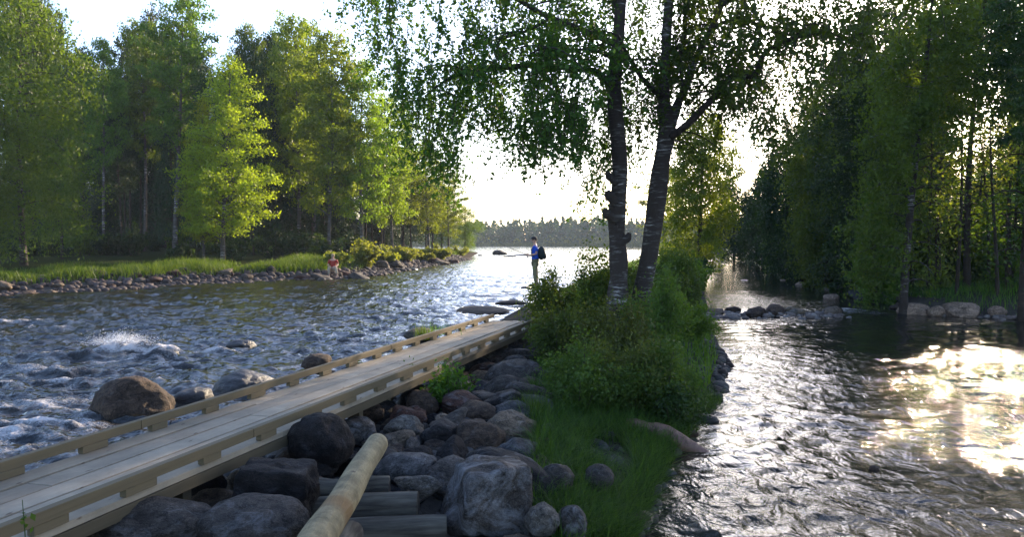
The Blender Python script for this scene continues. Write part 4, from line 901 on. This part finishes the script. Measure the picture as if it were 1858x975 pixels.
# leaf clusters along the limbs themselves, and the high crown
for tr in 'AB':
    for Q in SK[tr]:
        for q in Q[int(len(Q)*.25):]:
            if Q is SK[tr][0] and q[2] < 3.8: continue
            for c in range(2 if q[2] < 5.2 else 5):
                o_ = rs.normal(size=3)*np.array([.30, .42, .26]) if q[2] < 5.2 else rs.normal(size=3)*np.array([.8, .8, .6]); n_ = rs.randint(16, 38) if q[2] < 5.2 else 40; ctr = q+o_
                LP[tr] += list(ctr+rs.normal(size=(n_, 3))*np.array([.10, .10, .12]))
rs2 = np.random.RandomState(2)
for tr, name_lb, tm_, lm_ in (('A', 'straight rugged birch on the island with knobbly burls, left of the leaning one', tA, lA), ('B', 'forked dark birch leaning right on the island, right of the straight one', tB, lB)):
    b0 = SK[tr][0][0]; o = empty('birch_tree', (0, 0, 0)); tag(o, name_lb, 'tree')
    o.location = b0; off = -np.array(b0)
    def sh(mb): mb.v = [(v[0]+off[0], v[1]+off[1], v[2]+off[2]) for v in mb.v]; return mb
    sh(tm_).build('trunk', M['bark_birch'], o, True); sh(lm_).build('limbs', M['bark_limb'], o, True); sh(TW[tr]).build('twigs', M['bark_limb'], o, True)
    P = np.array(LP[tr]); P = P[fbm(P[:, 0]*2.6, P[:, 1]*2.6, P[:, 2]*1.7, 61, 2)+.10*rs2.normal(size=len(P)) > -.2]+off; print('birch leaves', len(P)); link('crown', leafmesh('crown', P, .057, M['leaf_birch'], 7, vert=.6, asp=.72), o)

# ------------------------------------------------------------------ far shore
n_ = 0; rs = np.random.RandomState(31); VV, FF, vv, of = [], [], [], 0
cx_ = rs.uniform(-200, 330, 1500); cy_ = 352+rs.rand(1500)**1.5*70; hh = rs.uniform(8.5, 13.5, 1500)+3.0*fbm(cx_*.02, cx_*0, seed=4, o=2)
for x, y, h in zip(cx_, cy_, hh):
    con = rs.rand() < .55; k = 110; u = rs.rand(k)**.8; r = (1-u)*h*.20+.4 if con else np.sin(np.pi*np.clip(u*.85+.12, 0, 1))*h*.24; a = rs.rand(k)*6.28
    P = np.stack([x+np.cos(a)*r*rs.rand(k)**.4, y+np.sin(a)*r, u*h*(1 if con else .92)+.3], -1); VV.append(P)
P = np.concatenate(VV); o = link('far_forest', leafmesh('far_forest', P, 1.5, M['far_leaf'], 3)); tag(o, kind='stuff')
cx_ = rs.uniform(-120, 140, 130); VV = []
for x in cx_:
    h = rs.uniform(2, 4.5); k = 60; q = rs.normal(size=(k, 3)); q /= np.linalg.norm(q, axis=1)[:, None]; VV.append(np.stack([x+q[:, 0]*h*.7, 349+q[:, 1], .6+np.abs(q[:, 2])*h], -1))
o = link('far_bushes', leafmesh('far_bushes', np.concatenate(VV), .9, M['leaf_willow'], 3)); tag(o, kind='stuff')
n_ = 26000; x_ = rs.uniform(-190, 260, n_); y_ = rs.uniform(343, 350, n_); B = np.stack([x_, y_, np.maximum(gz(x_, y_), 0)], -1); V, Fq, v = blade_geo(B, 1.1, rs, .12, .3)
o = link('reeds', mesh_np('reeds', V, Fq, 4, M['grass_lit'], False, {'v': ('FACE', v)})); tag(o, kind='stuff')

# ------------------------------------------------------------------ footbridge at the end of the channel
fb = empty('footbridge', (29.8, 106, .0)); tag(fb, 'low grey wooden footbridge across the far end of the channel', 'footbridge')
mb = MB(); mb.box((0, 0, .28), (9.4, 1.1, .12)); mb.build('deck', M['grey_wood'], fb)
for yy2 in (-.5, .5):
    mb = MB(); mb.box((0, yy2, 1.02), (9.4, .06, .09)); mb.build('handrail', M['grey_wood'], fb)
for i in range(6):
    mb = MB(); mb.box((-4.4+i*1.76, -.5, .62), (.1, .08, .74)); mb.build('post', M['grey_wood'], fb)
for i in range(3):
    mb = MB(); mb.tube([(-3+i*3, 0, -1), (-3+i*3, 0, .22)], .12, 8); mb.build('pile', M['grey_wood'], fb)
# picnic table in the left wood
q = np.array([(216-929)/F*60, 60.]); pt = empty('picnic_table', (q[0], q[1], gzf(q[0], q[1])), .2); tag(pt, 'small reddish wooden picnic table in the shade of the left wood', 'picnic table')
mb = MB(); mb.box((0, 0, .74), (1.5, .7, .05)); mb.build('table_top', M['red_wood'], pt)
for s in (-1, 1):
    mb = MB(); mb.box((0, s*.65, .45), (1.5, .26, .045)); mb.build('bench', M['red_wood'], pt)
    mb = MB(); mb.box((s*.55, 0, .36), (.07, 1.4, .07)); mb.box((s*.55, .3, .36), (.07, .08, .74), rx=.4); mb.box((s*.553, -.3, .36), (.07, .08, .74), rx=-.4); mb.build('leg_frame', M['red_wood'], pt)

# ------------------------------------------------------------------ people
def skin(name, verts, edges, rad, mat, parent, sub=2, root=0):
    me = bpy.data.meshes.new(name); me.from_pydata(verts, edges, []); o = bpy.data.objects.new(name, me); C.objects.link(o)
    md = o.modifiers.new('skin', 'SKIN'); md.use_smooth_shade = True
    for i, r in enumerate(rad):
        r = (r, r) if not hasattr(r, '__len__') else r; me.skin_vertices[0].data[i].radius = r
    me.skin_vertices[0].data[root].use_root = True
    s = o.modifiers.new('sub', 'SUBSURF'); s.levels = sub; s.render_levels = sub
    dg = bpy.context.evaluated_depsgraph_get(); m2 = bpy.data.meshes.new_from_object(o.evaluated_get(dg)); bpy.data.objects.remove(o)
    m2.materials.clear(); m2.materials.append(M[mat]); m2.polygons.foreach_set('use_smooth', np.ones(len(m2.polygons), bool)); m2.name = name
    return link(name, m2, parent)
def blob(name, c, s, mat, parent, sub=3, cut=None):
    v, f = ICO[sub]; v = v*np.array(s)+np.array(c)
    if cut is not None: f = f[(v[f].mean(1)[:, 2] > cut)]
    return link(name, mesh_np(name, v, f, 3, M[mat], True), parent)
# angler, facing -X (left), standing; local coordinates z up, feet at 0
px0 = 971; D0 = 28.0; x0 = (px0-929)/F*D0; zf = atD(px0, 519, D0)[2]
an = empty('person', (x0, D0, zf)); tag(an, 'standing angler in blue shirt, dark cap and olive trousers fishing in the rapids', 'person')
S = []
bv = [(0, 0, .95), (.0, 0, 1.12), (-.01, 0, 1.30), (.0, 0, 1.44), (-.02, 0, 1.53), (-.03, 0, 1.60), (-.045, 0, 1.67), (-.04, 0, 1.74),
      (0, -.19, 1.42), (.05, -.23, 1.17), (-.18, -.16, 1.12), (-.25, -.14, 1.13),
      (0, .19, 1.42), (.05, .23, 1.17), (-.17, .14, 1.10), (-.24, .12, 1.11),
      (0, -.10, .90), (-.02, -.11, .50), (.02, -.11, .09), (-.14, -.12, .04),
      (0, .10, .90), (.03, .11, .50), (.06, .11, .09), (-.08, .13, .04)]
be = [(0,1),(1,2),(2,3),(3,4),(4,5),(5,6),(6,7),(3,8),(8,9),(9,10),(10,11),(3,12),(12,13),(13,14),(14,15),(0,16),(16,17),(17,18),(18,19),(0,20),(20,21),(21,22),(22,23)]
br = [(.12,.15),(.10,.13),(.11,.15),(.09,.14),.055,(.07,.065),(.092,.075),(.075,.065),.052,.038,.028,.03,.052,.038,.028,.03,.085,.06,.042,.035,.085,.06,.042,.035]
skin('body', bv, be, br, 'skin', an)
# fingers on both hands, curled round the rod
for hy, hx, hz in ((-.14, -.27, 1.13), (.12, -.26, 1.11)):
    for k in range(4):
        zz = hz+.03-.02*k; skin('finger', [(hx+.01, hy, zz), (hx-.035, hy-.01, zz), (hx-.045, hy+.02, zz-.004)], [(0, 1), (1, 2)], [.010, .009, .008], 'skin', an, 1)
    skin('thumb', [(hx+.02, hy, hz+.03), (hx-.01, hy+.01, hz+.055), (hx-.03, hy+.015, hz+.05)], [(0, 1), (1, 2)], [.012, .010, .009], 'skin', an, 1)
blob('nose', (-.14, 0, 1.655), (.02, .014, .02), 'skin', an, 2)
for s in (-1, 1): blob('ear', (-.03, s*.078, 1.665), (.022, .01, .03), 'skin', an, 2); blob('eye', (-.125, s*.03, 1.68), (.009, .012, .008), 'boots', an, 2)
blob('mouth', (-.132, 0, 1.612), (.007, .022, .006), 'shirt_red', an, 2)
blob('hair', (-.022, 0, 1.685), (.098, .086, .095), 'hair', an, 3, cut=1.665)
cp = blob('cap', (-.04, 0, 1.715), (.108, .093, .085), 'cap', an, 3, cut=1.712)
mb = MB(); mb.box((-.17, 0, 1.722), (.11, .13, .012), ry=.12); mb.build('visor', M['cap'], cp, bevel=.004)
skin('shirt', [(0, 0, .86), (0, 0, .96), (0, 0, 1.12), (-.005, 0, 1.30), (.0, 0, 1.42), (-.01, 0, 1.49), (0, -.18, 1.42), (.035, -.222, 1.24), (0, .18, 1.42), (.035, .222, 1.24)],
     [(0,1),(1,2),(2,3),(3,4),(4,5),(4,6),(6,7),(4,8),(8,9)], [(.15,.185),(.15,.18),(.135,.165),(.14,.175),(.115,.16),.062,.075,.068,.075,.068], 'shirt_blue', an)
skin('trousers', [(0, 0, .93), (0, -.10, .86), (-.02, -.11, .50), (.02, -.11, .12), (0, .10, .86), (.03, .11, .50), (.06, .11, .12)], [(0,1),(1,2),(2,3),(0,4),(4,5),(5,6)], [(.13,.16),.105,.085,.068,.105,.085,.068], 'trousers_olive', an)
skin('boot', [(.02, -.11, .16), (.02, -.11, .05), (-.13, -.12, .035)], [(0,1),(1,2)], [.06, .055, .045], 'boots', an); skin('boot', [(.06, .11, .16), (.06, .11, .05), (-.09, .13, .035)], [(0,1),(1,2)], [.06, .055, .045], 'boots', an)
bp = empty('backpack', (x0+.22, D0, zf+1.05)); tag(bp, 'dark rounded backpack worn on the standing angler\'s back', 'backpack')
me = rk('pack', 3, M['pack'], sub=4, ang=.3, rough=.02); o = link('pack', me, bp); o.scale = (.15, .17, .27); o.location = (0, 0, .12)
o = link('front_pocket', me, bp); o.scale = (.07, .12, .12); o.location = (.12, 0, .02)
for s in (-1, 1):
    mb = MB(); mb.tube([(-.1, s*.11, .36), (-.24, s*.12, .40), (-.36, s*.13, .28), (-.35, s*.14, .08), (-.2, s*.15, -.06), (-.06, s*.12, -.06)], .014, 6); mb.build('strap', M['pack'], bp, True)
rd = empty('fishing_rod', (x0-.27, D0, zf+1.12)); tag(rd, 'long thin fishing rod held out to the left by the angler', 'fishing rod')
mb = MB(); mb.tube([(.28, 0, -.08), (0, 0, 0), (-.8, 0, .32), (-1.7, -.1, .78), (-2.3, -.2, .98)], [.013, .012, .008, .006, .004], 6); mb.build('rod_blank', M['rod'], rd, True)
mb = MB(); mb.tube([(-.0, -.03, -.06), (-.0, .03, -.06)], .035, 12); mb.build('reel', M['metal'], rd, True)
nn = empty('landing_net', (x0-.14, D0-.16, zf+.62)); tag(nn, 'landing net hanging at the angler\'s left hip', 'landing net')
mb = MB(); mb.tube([(.2*math.cos(a)*.55-.05, 0, .26*math.sin(a)-.1) for a in np.linspace(0, 6.28, 17)], .01, 6, False); mb.tube([(-.03, 0, .16), (.05, 0, .36)], .013, 6); mb.build('hoop', M['metal'], nn, True)
mb = MB()
for k in range(7):
    xx = -.15+k*.034; mb.tube([(xx, 0, .05), (xx*.8-.01, .03, -.2), (xx*.4-.03, 0, -.42)], .0035, 3, False)
for k in range(6): mb.tube([(-.14+.01*k, 0, .02-.075*k), (.04-.012*k, 0, .02-.075*k)], .0035, 3, False)
mb.build('mesh_bag', M['net'], nn)
# seated person on the far stones, facing the water
D1 = 39.0; q = atD(605, 503, D1); st = empty('person', (q[0], D1, q[2])); tag(st, 'person with fair hair and red top sitting on the stones of the far shore', 'person')
bv = [(0, 0, .42), (0, -.03, .58), (0, -.06, .74), (0, -.08, .86), (0, -.10, .94), (0, -.12, 1.02), (0, -.12, 1.10), (-.18, -.07, .84), (-.24, -.12, .60), (-.12, -.34, .55), (-.05, -.40, .55), (.18, -.07, .84), (.26, -.12, .60), (.18, -.34, .55), (.12, -.40, .55),
      (-.10, 0, .40), (-.13, -.42, .48), (-.12, -.42, .05), (-.12, -.55, .03), (.10, 0, .40), (.20, -.40, .48), (.30, -.45, .05), (.32, -.58, .03)]
be = [(0,1),(1,2),(2,3),(3,4),(4,5),(5,6),(3,7),(7,8),(8,9),(9,10),(3,11),(11,12),(12,13),(13,14),(0,15),(15,16),(16,17),(17,18),(0,19),(19,20),(20,21),(21,22)]
br = [(.15,.12),(.14,.11),(.15,.11),(.13,.09),.055,(.08,.08),(.075,.08),.055,.042,.032,.028,.055,.042,.032,.028,.09,.065,.045,.035,.09,.065,.045,.035]
skin('body', bv, be, br, 'skin', st)
skin('shirt', [(0, 0, .46), (0, -.03, .6), (0, -.06, .74), (0, -.08, .86), (-.18, -.07, .84), (-.23, -.11, .66), (.18, -.07, .84), (.25, -.11, .66)], [(0,1),(1,2),(2,3),(3,4),(4,5),(3,6),(6,7)], [(.17,.14),(.165,.13),(.17,.13),(.14,.11),.072,.06,.072,.06], 'shirt_red', st)
skin('trousers', [(0, 0, .40), (-.10, -.02, .40), (-.13, -.42, .48), (-.12, -.42, .14), (.10, -.02, .40), (.20, -.40, .48), (.30, -.45, .14)], [(0,1),(1,2),(2,3),(0,4),(4,5),(5,6)], [(.16,.14),.11,.085,.065,.11,.085,.065], 'trousers_tan', st)
for sx in (-.12, .31): skin('boot', [(sx, -.43, .12), (sx, -.44, .05), (sx, -.58, .035)], [(0,1),(1,2)], [.055, .05, .042], 'boots', st, 1)
for s in (-1, 1): blob('eye', (s*.03, -.195, 1.05), (.01, .008, .008), 'boots', st, 2)
blob('nose', (0, -.205, 1.03), (.014, .018, .018), 'skin', st, 2); blob('hair', (0, -.105, 1.09), (.092, .095, .10), 'hair_fair', st, 3, cut=1.06)
for hx in (-.06, .11):
    for k in range(4): skin('finger', [(hx-.03+.018*k, -.41, .55), (hx-.03+.018*k, -.46, .545), (hx-.03+.018*k, -.475, .52)], [(0, 1), (1, 2)], [.010, .009, .008], 'skin', st, 1)
hero(606, 497, 30, 20, -.05, 'rock_bank', 'stone seat under the seated person on the far shore', 95, name='rock', ang=.5)

# ------------------------------------------------------------------ spray
q = at(232, 636, -.45); rs = np.random.RandomState(8); n_ = 5200; t = rs.rand(n_); P = np.stack([q[0]+rs.normal(scale=.30, size=n_)-.12, q[1]+rs.normal(scale=.14, size=n_), -.40+np.abs(rs.normal(scale=.085, size=n_))+.06], -1)
P[:, 2] += .10*np.exp(-((P[:, 0]-q[0]+.1)/.25)**2)*rs.rand(n_)
V, Fq, v = leaves(P, .011, rs, asp=1.); o = link('water_spray', mesh_np('water_spray', V, Fq, 4, M['spray'])); tag(o, kind='stuff')

# ------------------------------------------------------------------ haze
mb = MB(); mb.box((0, 250, 12.5), (1100, 700, 33)); o = mb.build('haze', None); tag(o, kind='stuff')
hm = bpy.data.materials.new('haze'); hm.use_nodes = True; t_ = hm.node_tree; t_.nodes.clear(); ho = t_.nodes.new('ShaderNodeOutputMaterial'); pv = t_.nodes.new('ShaderNodeVolumePrincipled')
pv.inputs['Color'].default_value = (.80, .90, 1, 1); pv.inputs['Density'].default_value = .0003; pv.inputs['Anisotropy'].default_value = 0
t_.links.new(pv.outputs[0], ho.inputs['Volume']); o.data.materials.append(hm)
